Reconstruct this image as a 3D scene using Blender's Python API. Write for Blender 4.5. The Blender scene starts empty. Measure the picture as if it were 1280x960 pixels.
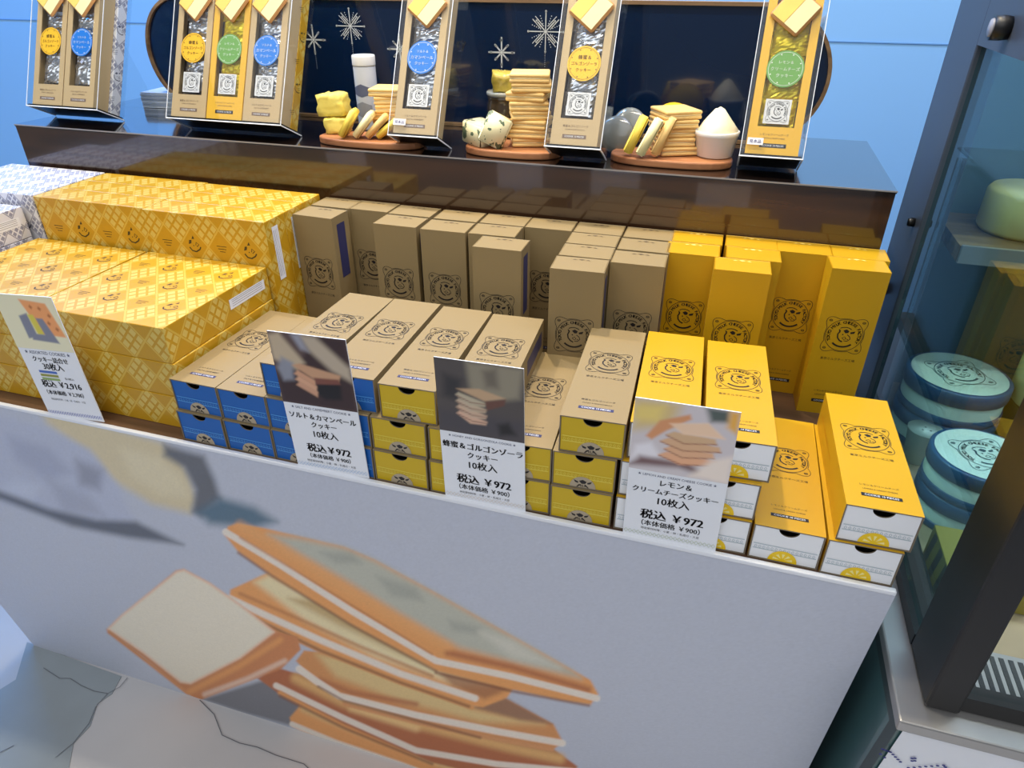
import bpy, bmesh, math, random
import numpy as np
from mathutils import Matrix, Vector
random.seed(7); RNG = np.random.default_rng(7)
SC = bpy.context.scene; COL = SC.collection
R_ = math.radians

# ------------------------------------------------------------------ camera
FPX = 863.459; YAW, PIT, ROL = 0.298966, 0.542572, 0.001765
CAM = np.array([0.165806, -0.540583, 0.501379])
def _rot(a, b, c):
    return np.array(Matrix.Rotation(a, 3, 'Z') @ Matrix.Rotation(b, 3, 'X') @ Matrix.Rotation(c, 3, 'Z'))
CR = _rot(YAW, math.pi/2 - PIT, ROL)
cd = bpy.data.cameras.new('camera'); cam = bpy.data.objects.new('camera', cd); COL.objects.link(cam)
m4 = Matrix(CR.tolist()).to_4x4(); m4.translation = Vector(CAM.tolist()); cam.matrix_world = m4
cd.sensor_width = 36; cd.lens = FPX/1280*36; cd.clip_start = 0.01; SC.camera = cam
def project(P):
    q = (np.asarray(P, float) - CAM) @ CR
    return np.stack([640 + FPX*q[:, 0]/-q[:, 2], 480 - FPX*q[:, 1]/-q[:, 2]], 1)
def at(u, v, ax, val):      # pixel -> point where its ray meets the plane axis = val
    d = CR @ np.array([(u-640)/FPX, -(v-480)/FPX, -1.0]); return CAM + d*(val-CAM[ax])/d[ax]

# ------------------------------------------------------------------ light
vs = SC.view_settings; vs.view_transform = 'Standard'; vs.look = 'None'; vs.gamma = 1; vs.exposure = 0.0
vs.use_curve_mapping = False
SC.cycles.transparent_max_bounces = 40
w = bpy.data.worlds.new('world'); SC.world = w; w.use_nodes = True
bg = w.node_tree.nodes['Background']; bg.inputs[0].default_value = (0.86, 0.92, 1.0, 1); bg.inputs[1].default_value = 0.21
def light(name, kind, loc, target, energy, color, size=0.1, size_y=None, spot=None, blend=0.5):
    d = bpy.data.lights.new(name, kind); d.energy = energy; d.color = color
    if kind == 'AREA':
        d.size = size
        if size_y: d.shape = 'RECTANGLE'; d.size_y = size_y
    else: d.shadow_soft_size = size
    if kind == 'SPOT': d.spot_size = R_(spot); d.spot_blend = blend
    o = bpy.data.objects.new(name, d); COL.objects.link(o); o.location = loc
    o.rotation_euler = (Vector(target)-Vector(loc)).to_track_quat('-Z', 'Y').to_euler()
    return o
light('ceiling_spot', 'SPOT', (-1.05, 0.62, 1.75), (-0.45, 0.2, 0.1), 60, (1, .82, .54), .03, spot=62, blend=.7)
light('ceiling_spot', 'SPOT', (-0.25, 0.60, 1.75), (0.2, 0.15, 0.1), 70, (1, .84, .58), .03, spot=62, blend=.7)
light('added_strip_fill', 'AREA', (-0.3, 0.16, 1.45), (-0.3, 0.44, 0.3), 15, (1, .90, .74), 1.7, .06)  # unseen strip added to brighten box tops and tilted samples
light('added_front_fill', 'AREA', (-0.2, -2.0, 2.5), (-0.2, 0.0, 0.0), 82, (.95, .97, 1), 6.0, 3.0)  # unseen soft fill added in front to lift the vertical faces
light('wall_washer_blue', 'AREA', (-2.0, 0.85, 2.0), (-1.9, 1.45, 0.3), 52, (.04, .36, 1), 2.2, .2)
light('wall_washer_white', 'AREA', (1.0, 0.85, 2.0), (1.0, 1.45, 0.3), 34, (.72, .76, 1), 1.8, .2)

# ------------------------------------------------------------------ materials
def lin(c):
    c = np.asarray(c, float)/255.0
    return np.where(c <= .04045, c/12.92, ((c+.055)/1.055)**2.4)
def L4(c): return (*[float(x) for x in lin(c)], 1.0)
MATS = {}
def mat(name, col, rough=.6, metal=0, coat=0, spec=.5, ior=1.5, bump=0, bscale=200, var=0, vscale=8):
    if name in MATS: return MATS[name]
    m = bpy.data.materials.new(name); m.use_nodes = True; MATS[name] = m
    nt = m.node_tree; p = nt.nodes['Principled BSDF']; c = L4(col) if max(col) > 1 else (*col, 1)
    p.inputs['Base Color'].default_value = c; p.inputs['Roughness'].default_value = rough
    p.inputs['Metallic'].default_value = metal; p.inputs['Coat Weight'].default_value = coat
    p.inputs['Specular IOR Level'].default_value = spec; p.inputs['IOR'].default_value = ior
    if var or bump:
        tc = nt.nodes.new('ShaderNodeTexCoord')
    if var:
        n = nt.nodes.new('ShaderNodeTexNoise'); n.inputs['Scale'].default_value = vscale; n.inputs['Detail'].default_value = 4
        nt.links.new(tc.outputs['Object'], n.inputs['Vector'])
        h = nt.nodes.new('ShaderNodeMix'); h.data_type = 'RGBA'
        h.inputs[6].default_value = tuple(x*(1-var) for x in c[:3])+(1,); h.inputs[7].default_value = tuple(min(1, x*(1+var)) for x in c[:3])+(1,)
        nt.links.new(n.outputs['Fac'], h.inputs[0]); nt.links.new(h.outputs[2], p.inputs['Base Color'])
    if bump:
        n2 = nt.nodes.new('ShaderNodeTexNoise'); n2.inputs['Scale'].default_value = bscale; n2.inputs['Detail'].default_value = 3
        nt.links.new(tc.outputs['Object'], n2.inputs['Vector'])
        b = nt.nodes.new('ShaderNodeBump'); b.inputs['Strength'].default_value = bump; b.inputs['Distance'].default_value = .002
        nt.links.new(n2.outputs['Fac'], b.inputs['Height']); nt.links.new(b.outputs[0], p.inputs['Normal'])
    return m
class N:                                           # tiny expression builder for shader maths
    def __init__(s, nt): s.nt = nt
    def m(s, op, a, b=None, c=None):
        n = s.nt.nodes.new('ShaderNodeMath'); n.operation = op
        for i, x in enumerate((a, b, c)):
            if x is None: continue
            if isinstance(x, (int, float)): n.inputs[i].default_value = x
            else: s.nt.links.new(x, n.inputs[i])
        return n.outputs[0]
    def mix(s, f, a, b):
        n = s.nt.nodes.new('ShaderNodeMix'); n.data_type = 'RGBA'
        for i, x in ((0, f), (6, a), (7, b)):
            if isinstance(x, (int, float)): n.inputs[i].default_value = x
            elif isinstance(x, tuple): n.inputs[i].default_value = x
            else: s.nt.links.new(x, n.inputs[i])
        return n.outputs[2]
def wrap_mat(name, solid, pale, line, pitch=.046):  # diamond-lattice gift wrap, on UVs in metres
    m = bpy.data.materials.new(name); m.use_nodes = True; MATS[name] = m
    nt = m.node_tree; p = nt.nodes['Principled BSDF']; e = N(nt)
    uv = nt.nodes.new('ShaderNodeUVMap'); sp = nt.nodes.new('ShaderNodeSeparateXYZ'); nt.links.new(uv.outputs[0], sp.inputs[0])
    x, y = sp.outputs[0], sp.outputs[1]
    a = e.m('DIVIDE', e.m('ADD', x, e.m('MULTIPLY', y, .88)), pitch); b = e.m('DIVIDE', e.m('SUBTRACT', x, e.m('MULTIPLY', y, .88)), pitch)
    fa, fb = e.m('FLOOR', a), e.m('FLOOR', b)
    par = e.m('FLOORED_MODULO', e.m('ADD', fa, fb), 2)
    ra, rb = e.m('FRACT', a), e.m('FRACT', b)
    da = e.m('ABSOLUTE', e.m('SUBTRACT', ra, .5)); db = e.m('ABSOLUTE', e.m('SUBTRACT', rb, .5))
    edge = e.m('GREATER_THAN', e.m('MAXIMUM', da, db), .465)
    sub = e.m('MULTIPLY', e.m('LESS_THAN', e.m('ABSOLUTE', e.m('SUBTRACT', e.m('FRACT', e.m('MULTIPLY', ra, 3)), .5)), .36),
              e.m('LESS_THAN', e.m('ABSOLUTE', e.m('SUBTRACT', e.m('FRACT', e.m('MULTIPLY', rb, 3)), .5)), .36))
    dots = e.m('MULTIPLY', sub, e.m('MULTIPLY', e.m('LESS_THAN', e.m('MAXIMUM', da, db), .44), par))
    c = e.mix(dots, L4(solid), L4(pale)); c = e.mix(e.m('MULTIPLY', edge, .75), c, L4(line))
    nt.links.new(c, p.inputs['Base Color']); p.inputs['Roughness'].default_value = .35
    return m
def wood_mat(name, c1, c2, rough=.35, scale=14, coat=0, ior=1.5, axis=0, spec=.5):
    m = bpy.data.materials.new(name); m.use_nodes = True; MATS[name] = m
    nt = m.node_tree; p = nt.nodes['Principled BSDF']; e = N(nt)
    tc = nt.nodes.new('ShaderNodeTexCoord'); mp = nt.nodes.new('ShaderNodeMapping')
    sc = [scale, scale, scale]; sc[axis] = scale*.09; mp.inputs['Scale'].default_value = sc
    nt.links.new(tc.outputs['Object'], mp.inputs['Vector'])
    n1 = nt.nodes.new('ShaderNodeTexNoise'); n1.inputs['Scale'].default_value = 3; n1.inputs['Detail'].default_value = 8; n1.inputs['Distortion'].default_value = .8
    nt.links.new(mp.outputs[0], n1.inputs['Vector'])
    f = e.m('SMOOTH_MIN', e.m('MAXIMUM', e.m('MULTIPLY', e.m('SUBTRACT', n1.outputs['Fac'], .33), 3), 0), 1, .1)
    nt.links.new(e.mix(f, L4(c1), L4(c2)), p.inputs['Base Color'])
    p.inputs['Roughness'].default_value = rough; p.inputs['Coat Weight'].default_value = coat; p.inputs['Coat Roughness'].default_value = .06
    p.inputs['Coat IOR'].default_value = ior; p.inputs['Specular IOR Level'].default_value = spec
    return m
def clear_mat(name, tint, gloss_col=(1, 1, 1), ior=1.45, extra=.0, rough=.02):
    m = bpy.data.materials.new(name); m.use_nodes = True; MATS[name] = m
    nt = m.node_tree; nt.nodes.clear(); out = nt.nodes.new('ShaderNodeOutputMaterial')
    t = nt.nodes.new('ShaderNodeBsdfTransparent'); t.inputs[0].default_value = (*tint, 1)
    g = nt.nodes.new('ShaderNodeBsdfGlossy'); g.inputs['Color'].default_value = (*gloss_col, 1); g.inputs['Roughness'].default_value = rough
    lw = nt.nodes.new('ShaderNodeLayerWeight'); lw.inputs[0].default_value = .5; e = N(nt); f0 = ((ior-1)/(ior+1))**2
    fac = e.m('ADD', e.m('MULTIPLY', e.m('POWER', lw.outputs['Facing'], 5), (1-f0)*.5), f0*.5+extra)   # Schlick, shared by the two faces of a pane
    mx = nt.nodes.new('ShaderNodeMixShader'); nt.links.new(fac, mx.inputs[0])
    nt.links.new(t.outputs[0], mx.inputs[1]); nt.links.new(g.outputs[0], mx.inputs[2]); nt.links.new(mx.outputs[0], out.inputs[0])
    return m
def print_mat(name, rough=.45):
    m = bpy.data.materials.new(name); m.use_nodes = True; MATS[name] = m
    nt = m.node_tree; a = nt.nodes.new('ShaderNodeAttribute'); a.attribute_name = 'Col'
    p = nt.nodes['Principled BSDF']; nt.links.new(a.outputs['Color'], p.inputs['Base Color']); p.inputs['Roughness'].default_value = rough
    return m
KRAFT = mat('kraft_card', (144, 124, 85), .55, bump=.05, bscale=900)
KRAFT_LIT = mat('kraft_card_lit', (192, 166, 124), .55)  # same kraft card, with the shelf light put into a lighter colour
YCARD_LIT = mat('yellow_card_lit', (228, 176, 38), .45)  # same yellow card, lightened in colour for the brighter shelf light
YCARD = mat('yellow_card', (198, 152, 14), .42)
MUST = mat('mustard_drawer', (206, 172, 14), .45)
BLUE = mat('blue_drawer', (14, 92, 172), .45)
WHITE = mat('white_card', (240, 241, 243), .5)
GREYBOARD = mat('grey_board', (120, 108, 90), .8)
INK = mat('black_ink', (28, 24, 26), .5)
NAVYINK = mat('navy_ink', (48, 50, 92), .5)
PAPER = mat('paper_white', (236, 238, 243), .5)
BLACK = mat('black_plastic', (14, 14, 16), .4)
PRINT = print_mat('printed_picture')
WRAPY = wrap_mat('yellow_wrap', (196, 148, 24), (212, 184, 92), (214, 180, 76))
WRAPG = wrap_mat('white_wrap', (226, 226, 232), (150, 152, 172), (120, 122, 145), .03)
RISERW = wood_mat('dark_walnut_gloss', (30, 16, 10), (72, 46, 26), .25, 9, 1.0, 1.6)
SHELFW = wood_mat('dark_shelf_top', (12, 9, 9), (34, 24, 20), .12, 9, 1.0, 1.8)
TOPW = wood_mat('counter_wood', (70, 48, 34), (112, 82, 58), .45, 10)
BOARDW = wood_mat('serving_board_wood', (140, 86, 52), (186, 126, 82), .5, 22)
OAK = wood_mat('oak_frame', (120, 92, 64), (160, 128, 92), .5, 20)
ACRYL = clear_mat('clear_acrylic', (.97, .98, .98), extra=.0)
ACGLINT = mat('acrylic_edge_highlight', (235, 240, 245), .15)  # whitish colour stands in for light caught along the acrylic edges
CASEGLASS = clear_mat('tinted_case_glass', (.70, .86, .87), ior=1.5, extra=.03)
SILVER = mat('silver_foil', (214, 216, 222), .2, metal=.85)
GOLDFOIL = mat('yellow_foil', (224, 200, 20), .28, metal=.35)

# ------------------------------------------------------------------ mesh helpers
def mesh_obj(name, verts, faces, material, parent=None, smooth=False, uvs=None):
    me = bpy.data.meshes.new(name); me.from_pydata([tuple(map(float, v)) for v in verts], [], faces); me.update()
    for m in (material if isinstance(material, (list, tuple)) else [material]): me.materials.append(m)
    if smooth: me.polygons.foreach_set('use_smooth', [True]*len(me.polygons))
    o = bpy.data.objects.new(name, me); COL.objects.link(o); o.parent = parent
    return o
def bm_obj(name, bm, material, parent=None, smooth=False):
    bmesh.ops.recalc_face_normals(bm, faces=bm.faces); me = bpy.data.meshes.new(name); bm.to_mesh(me); bm.free()
    for m in (material if isinstance(material, (list, tuple)) else [material]): me.materials.append(m)
    if smooth: me.polygons.foreach_set('use_smooth', [True]*len(me.polygons))
    o = bpy.data.objects.new(name, me); COL.objects.link(o); o.parent = parent
    return o
def box_uv(me):
    uvl = me.uv_layers.new(name='UVMap')
    for p in me.polygons:
        n = p.normal; ax = max(range(3), key=lambda i: abs(n[i])); i, j = [(1, 2), (0, 2), (0, 1)][ax]
        for li in p.loop_indices:
            c = me.vertices[me.loops[li].vertex_index].co; uvl.data[li].uv = (c[i], c[j])
def add_box(bm, x0, x1, y0, y1, z0, z1, bev=0, seg=2, mi=0):
    vs_ = [bm.verts.new((x, y, z)) for x in (x0, x1) for y in (y0, y1) for z in (z0, z1)]
    fs = [bm.faces.new([vs_[i] for i in f]) for f in ((0, 1, 3, 2), (4, 6, 7, 5), (0, 4, 5, 1), (2, 3, 7, 6), (0, 2, 6, 4), (1, 5, 7, 3))]
    for f in fs: f.material_index = mi
    if bev:
        ed = list({e for f in fs for e in f.edges})
        bmesh.ops.bevel(bm, geom=ed, offset=bev, segments=seg, affect='EDGES', profile=.5)
def box(name, b, material, parent=None, bev=0, seg=2, smooth=False, uv=False):
    bm = bmesh.new(); add_box(bm, *b, bev=bev, seg=seg); o = bm_obj(name, bm, material, parent, smooth)
    if uv: box_uv(o.data)
    return o
def lathe(name, prof, material, parent=None, n=28, loc=(0, 0, 0), flute=0):
    bm = bmesh.new(); rings = []
    for r, z in prof:
        rings.append([bm.verts.new((r*(1+(flute if i % 2 else 0))*math.cos(2*math.pi*i/n), r*(1+(flute if i % 2 else 0))*math.sin(2*math.pi*i/n), z)) for i in range(n)])
    for a, b in zip(rings, rings[1:]):
        for i in range(n): bm.faces.new((a[i], a[(i+1) % n], b[(i+1) % n], b[i]))
    bm.faces.new(rings[0][::-1]); bm.faces.new(rings[-1])
    o = bm_obj(name, bm, material, parent, True); o.location = loc
    return o
def extrude_poly(name, pts, h, material, parent=None, bev=0, smooth=False):   # polygon in xy, thickness h in z
    bm = bmesh.new(); a = [bm.verts.new((x, y, 0)) for x, y in pts]; f = bm.faces.new(a)
    r = bmesh.ops.extrude_face_region(bm, geom=[f]); bmesh.ops.translate(bm, verts=[v for v in r['geom'] if isinstance(v, bmesh.types.BMVert)], vec=(0, 0, h))
    if bev:
        bmesh.ops.recalc_face_normals(bm, faces=bm.faces)
        ed = [e for e in bm.edges if e.calc_face_angle(0) > .6 and abs(e.verts[0].co.z-e.verts[1].co.z) < 1e-6]
        bmesh.ops.bevel(bm, geom=ed, offset=bev, segments=2, affect='EDGES', profile=.5)
    return bm_obj(name, bm, material, parent, smooth)
# flat print collector: 2D shapes in a local plane
class Flat:
    def __init__(s): s.v, s.f = [], []
    def poly(s, pts):
        b = len(s.v); s.v += [tuple(p) for p in pts]; s.f.append(list(range(b, b+len(pts)))); return s
    def ribbon(s, pts, wd, closed=False):
        P = np.array(pts, float); n = len(P)
        if closed: t = np.roll(P, -1, 0)-np.roll(P, 1, 0)
        else: t = np.gradient(P, axis=0)
        t /= np.maximum(np.linalg.norm(t, axis=1), 1e-12)[:, None]; nn = np.stack([-t[:, 1], t[:, 0]], 1)*wd/2
        b = len(s.v); s.v += [tuple(p) for p in P+nn]+[tuple(p) for p in P-nn]
        for i in range(n if closed else n-1): j = (i+1) % n; s.f.append([b+i, b+j, b+n+j, b+n+i])
        return s
    def disc(s, cx, cy, rx, ry=None, n=20, ang=0):
        ry = ry or rx; ca, sa = math.cos(ang), math.sin(ang)
        return s.poly([(cx+rx*math.cos(2*math.pi*i/n)*ca-ry*math.sin(2*math.pi*i/n)*sa, cy+rx*math.cos(2*math.pi*i/n)*sa+ry*math.sin(2*math.pi*i/n)*ca) for i in range(n)])
    def rect(s, x0, x1, y0, y1): return s.poly([(x0, y0), (x1, y0), (x1, y1), (x0, y1)])
    def text(s, body, cx, cy, width=None, height=None, ang=0, bold=0):
        if bold:
            for q in (-.5, .5): s.text(body, cx+q*bold*1.2*(height or width/max(1, len(body))), cy, width, height, ang)
        v, f = text_mesh(body)
        if not len(v): return s
        lo, hi = v.min(0), v.max(0); k = (width/(hi[0]-lo[0])) if width else height/(hi[1]-lo[1])
        q = (v-(lo+hi)/2)*k; ca, sa = math.cos(ang), math.sin(ang)
        q = np.stack([q[:, 0]*ca-q[:, 1]*sa+cx, q[:, 0]*sa+q[:, 1]*ca+cy], 1)
        b = len(s.v); s.v += [tuple(p) for p in q]; s.f += [[b+i for i in g] for g in f]; return s
    def build(s, name, material, parent, plane):      # plane: function (x, y) -> (X, Y, Z)
        return mesh_obj(name, [plane(x, y) for x, y in s.v], s.f, material, parent)
_TX = {}
def text_mesh(body):
    k = body
    if k not in _TX:
        c = bpy.data.curves.new('txt', 'FONT'); c.body = body; c.resolution_u = 2
        o = bpy.data.objects.new('txt', c); COL.objects.link(o)
        me = o.evaluated_get(bpy.context.evaluated_depsgraph_get()).to_mesh()
        v = np.array([(q.co.x, q.co.y) for q in me.vertices]); f = [list(p.vertices) for p in me.polygons]
        bpy.data.objects.remove(o); bpy.data.curves.remove(c); _TX[k] = (v, f)
    return _TX[k]
def tag(o, label, cat, group=None):
    o['label'] = label; o['category'] = cat
    if group: o['group'] = group
    return o
def thing(name, label, cat, loc=(0, 0, 0), rz=0, group=None, rx=0, ry=0):
    o = bpy.data.objects.new(name, None); o.empty_display_size = .02; COL.objects.link(o); o.location = loc; o.rotation_euler = (rx, ry, rz)
    return tag(o, label, cat, group)
def struct(o): o['kind'] = 'structure'; return o
def copy_tree(o, parent=None):
    c = o.copy(); COL.objects.link(c); c.parent = parent
    for ch in list(o.children): copy_tree(ch, c)
    return c
# painter for printed pictures: evaluates soft-edged shapes at points
def poly_sd(P, V):
    V = np.array(V, float); ins = np.zeros(len(P), bool); d = np.full(len(P), 1e9)
    for a, b in zip(V, np.roll(V, -1, 0)):
        ab = b-a; t = np.clip(((P-a)@ab)/(ab@ab+1e-12), 0, 1); d = np.minimum(d, np.linalg.norm(P-(a+t[:, None]*ab), axis=1))
        c = ((a[1] > P[:, 1]) != (b[1] > P[:, 1])); x = (b[0]-a[0])*(P[:, 1]-a[1])/(b[1]-a[1]+1e-12)+a[0]; ins ^= c & (P[:, 0] < x)
    return np.where(ins, -d, d)
def paint(P, base, ops, gain=1.0):
    C = np.tile(lin(base)*gain, (len(P), 1))
    for op in ops:
        k, V, col, soft = op[:4]; al = op[4] if len(op) > 4 else 1; V = np.array(V, float)
        wd = op[5] if len(op) > 5 else 0; mg = soft+wd
        idx = np.where((P[:, 0] > V[:, 0].min()-mg) & (P[:, 0] < V[:, 0].max()+mg) & (P[:, 1] > V[:, 1].min()-mg) & (P[:, 1] < V[:, 1].max()+mg))[0]
        if not len(idx): continue
        Q = P[idx]
        if k == 'p': d = poly_sd(Q, V)
        else:
            d = np.full(len(Q), 1e9)
            for a, b in zip(V[:-1], V[1:]):
                ab = b-a; t = np.clip(((Q-a)@ab)/(ab@ab+1e-12), 0, 1); d = np.minimum(d, np.linalg.norm(Q-(a+t[:, None]*ab), axis=1))
            d = d-wd/2
        t = np.clip(.5-d/(2*soft), 0, 1); t = (t*t*(3-2*t)*al)[:, None]
        C[idx] = C[idx]*(1-t)+lin(col)*gain*t
    return C/np.maximum(1, C.max(1)/.9)[:, None]
def print_grid(name, nx, ny, pos, colours, parent=None, material=None):   # pos(s,t) arrays -> Nx3
    s, t = np.meshgrid(np.linspace(0, 1, nx), np.linspace(0, 1, ny)); s, t = s.ravel(), t.ravel(); V = pos(s, t)
    i = np.arange((nx-1)*(ny-1)); r, c = i//(nx-1), i % (nx-1); a = r*nx+c
    F = np.stack([a, a+1, a+nx+1, a+nx], 1)
    me = bpy.data.meshes.new(name); me.from_pydata(V.tolist(), [], F.tolist()); me.materials.append(material or PRINT)
    at_ = me.color_attributes.new('Col', 'FLOAT_COLOR', 'POINT'); C = colours(s, t, V)
    at_.data.foreach_set('color', np.concatenate([C, np.ones((len(C), 1))], 1).astype(np.float32).ravel())
    o = bpy.data.objects.new(name, me); COL.objects.link(o); o.parent = parent
    return o

# ================================================================== SETTING
ZF = -0.735; SL = 0.12                                   # floor level, inward slant of the counter fascia
XL, XR = -1.09, 0.377
ZS, YS = 0.2725, 0.388                                   # raised shelf: top level, front face
floor_m = mat('grey_stone_floor', (190, 188, 188), .6, var=.12, vscale=5)
fl = struct(box('floor', (-4, 3, -2.5, 1.46, ZF-.05, ZF), floor_m))
patch_m = mat('dark_floor_tone', (146, 154, 158), .6, var=.12, vscale=9)
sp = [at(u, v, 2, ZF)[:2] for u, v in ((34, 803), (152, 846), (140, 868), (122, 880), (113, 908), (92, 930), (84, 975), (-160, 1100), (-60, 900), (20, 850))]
slab = extrude_poly('dark_floor_patch', sp, .0015, patch_m, fl); slab.location.z = ZF  # darker grey patch laid thinly over the floor
fc = Flat()
for ln, wd in (([(55, 836), (75, 849), (88, 849), (102, 858), (118, 865), (135, 868), (150, 860), (160, 848)], .0012),
               ([(250, 876), (268, 894), (278, 920), (300, 930), (322, 935), (345, 945), (380, 956), (395, 970)], .0016),
               ([(135, 868), (120, 885), (112, 905), (92, 930), (70, 948)], .0012), ([(0, 942), (18, 933)], .0016)):
    fc.ribbon([at(u, v, 2, ZF)[:2] for u, v in ln], wd)
fc.build('stone_crack', mat('crack_dark', (104, 106, 112), .8), fl, lambda x, y: (x, y, ZF+.003))
wall_m = mat('blue_lit_wall', (150, 200, 240), .3, spec=.3)  # white wall, part of its blue light put into the base colour
wb = struct(box('wall_back', (-4, 3, 1.45, 1.55, ZF, 3.0), wall_m))
for z, wd in ((at(1100, 54, 1, 1.45)[2], .005), (1.2, .005)):
    box('wall_joint', (-4, 3, 1.448, 1.4501, z, z+wd*.5), mat('joint_shadow_gap', (112, 160, 205), .6), wb)

# ------------------------------------------------------------------ display counter
ct = thing('display_counter', 'long shop counter with a white printed front and dark wooden top', 'counter', (0, 0, ZF))
box('wooden_top', (XL+.004, XR-.004, .004, .68, -ZF-.018, -ZF), TOPW, ct)
body_m = mat('counter_body_white', (225, 228, 234), .5)
bm = bmesh.new()
pr = [(.006, -ZF-.018), (.66, -ZF-.018), (.66, .0), (.006-SL*ZF, 0)]
va = [[bm.verts.new((x, y, z)) for y, z in pr] for x in (XL+.004, XR-.004)]
bm.faces.new(va[0]); bm.faces.new(va[1][::-1])
for i in range(4): bm.faces.new((va[0][i], va[0][(i+1) % 4], va[1][(i+1) % 4], va[1][i]))
bm_obj('cabinet_body', bm, body_m, ct)
PW = (228, 228, 232)
G = 1.32
ck = []
def P_(V, col, soft=2.2, al=1): ck.append(('p', V, col, soft, al))
def S_(V, col, wd, soft=2, al=1): ck.append(('s', V, col, soft, al, wd))
# out-of-focus milk jug, cheese and knife shadow at the upper left of the print
P_([(50, 512), (130, 532), (200, 552), (225, 570), (238, 600), (246, 626), (238, 642), (190, 630), (140, 600), (118, 572), (60, 530)], (196, 182, 148), 8)
P_([(150, 560), (200, 572), (228, 598), (236, 622), (200, 618), (165, 595)], (206, 194, 162), 9, .8)
P_([(205, 556), (255, 570), (268, 598), (276, 624), (252, 645), (240, 640), (244, 612), (230, 585), (205, 570)], (96, 98, 104), 7)
P_([(245, 640), (275, 622), (318, 634), (346, 652), (318, 660), (262, 655)], (72, 100, 118), 9, .95)
P_([(-80, 520), (0, 520), (60, 536), (112, 562), (146, 606), (168, 650), (120, 662), (50, 640), (-80, 610)], (168, 173, 190), 7)
for V, c in (([(10, 545), (60, 560), (90, 590), (60, 600), (20, 575)], (150, 155, 175)), ([(95, 575), (128, 588), (125, 612), (100, 606)], (128, 130, 145)), ([(60, 600), (110, 620), (130, 645), (80, 640)], (152, 156, 172)), ([(20, 600), (50, 608), (40, 625), (0, 612)], (180, 186, 202))): P_(V, c, 9, .8)
P_([(-80, 596), (0, 614), (60, 636), (120, 650), (170, 652), (229, 681), (160, 672), (90, 658), (0, 624), (-80, 604)], (84, 88, 98), 6, .95)
# cookie shadows on the print
P_([(252, 874), (330, 850), (390, 872), (380, 912), (300, 890)], (112, 112, 118), 4)
P_([(560, 960), (640, 930), (690, 950), (720, 990), (560, 990)], (150, 140, 140), 6, .6)
OR, BR, CR_, CM = (214, 148, 86), (166, 96, 58), (246, 236, 214), (228, 216, 202)
# F, E, D, C, B from the bottom of the stack, then the single cookie A
P_([(362, 897), (376, 881), (402, 888), (500, 935), (560, 955), (660, 985), (660, 1040), (540, 985), (420, 935), (365, 908)], OR, 2)
S_([(380, 886), (450, 915), (560, 958), (660, 990)], (206, 172, 118), 9, 5); S_([(365, 905), (420, 928), (500, 955), (600, 992)], CM, 6, 2)
P_([(322, 848), (345, 834), (382, 845), (430, 872), (600, 918), (690, 935), (722, 958), (715, 968), (640, 978), (540, 953), (430, 908), (350, 868)], BR, 2)
S_([(370, 848), (430, 878), (520, 905), (640, 935), (700, 948)], (206, 160, 100), 12, 6); S_([(440, 885), (520, 910)], (226, 190, 130), 8, 6, .8)
S_([(345, 857), (380, 874), (430, 898), (520, 938), (620, 955), (716, 964)], CM, 7, 2); S_([(350, 866), (430, 908), (520, 948)], OR, 5, 2.5)
P_([(370, 826), (380, 813), (430, 818), (520, 848), (590, 884), (630, 872), (692, 905), (704, 928), (690, 938), (600, 920), (500, 893), (430, 874), (396, 856)], (196, 134, 80), 2)
P_([(395, 818), (430, 822), (520, 852), (590, 886), (680, 906), (600, 902), (500, 876), (420, 846)], (204, 176, 122), 7); P_([(590, 884), (632, 872), (690, 905), (650, 900)], (136, 100, 78), 4, .9)
S_([(400, 850), (440, 866), (520, 880)], BR, 6, 4, .8)
S_([(374, 836), (396, 852), (424, 870), (520, 894), (620, 914), (703, 929)], CM, 8, 2); S_([(430, 880), (520, 903), (620, 924), (690, 937)], (198, 138, 90), 5, 2)
P_([(288, 737), (334, 716), (400, 748), (545, 835), (642, 860), (634, 872), (604, 884), (585, 882), (500, 852), (400, 812), (310, 768), (286, 750)], OR, 2)
P_([(318, 728), (336, 718), (398, 750), (545, 835), (610, 858), (570, 856), (470, 822), (380, 775)], (216, 200, 158), 7)
P_([(360, 748), (400, 750), (545, 835), (500, 818), (420, 780)], (178, 150, 100), 6, .9); P_([(545, 838), (640, 860), (606, 874), (566, 858)], (150, 96, 62), 5, .8)
S_([(287, 748), (330, 768), (400, 800), (500, 842), (594, 873)], CM, 8, 2); S_([(300, 766), (400, 813), (500, 853), (590, 884)], (204, 142, 84), 6, 2)
P_([(285, 658), (296, 654), (330, 660), (430, 683), (468, 699), (540, 738), (620, 783), (700, 828), (738, 850), (748, 868), (738, 881), (700, 875), (640, 862), (545, 838), (440, 781), (340, 720), (298, 690), (280, 668)], OR, 2)
P_([(335, 668), (372, 672), (430, 684), (468, 700), (540, 739), (620, 784), (715, 838), (726, 848), (650, 830), (575, 810), (500, 767), (430, 724), (370, 690)], (172, 172, 158), 8)
for V in ([(400, 690), (440, 692), (452, 704), (420, 704)], [(470, 720), (520, 735), (530, 752), (490, 745)], [(560, 775), (600, 784), (596, 793), (566, 788)]): P_(V, (146, 148, 138), 6, .7)
P_([(600, 790), (640, 800), (700, 835), (640, 822)], (200, 196, 182), 9, .7)
S_([(560, 816), (640, 834), (735, 862)], BR, 8, 5, .9)
S_([(282, 665), (350, 706), (440, 764), (545, 826), (640, 846), (746, 873)], CM, 8, 1.6)
for V in ([(298, 691), (340, 720), (440, 782), (545, 839)], [(310, 769), (400, 813), (500, 853), (586, 883)], [(398, 858), (430, 876), (500, 895), (600, 922)], [(350, 870), (430, 910), (540, 955)]): S_(V, (118, 66, 42), 3, 2.5, .75)
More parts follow.
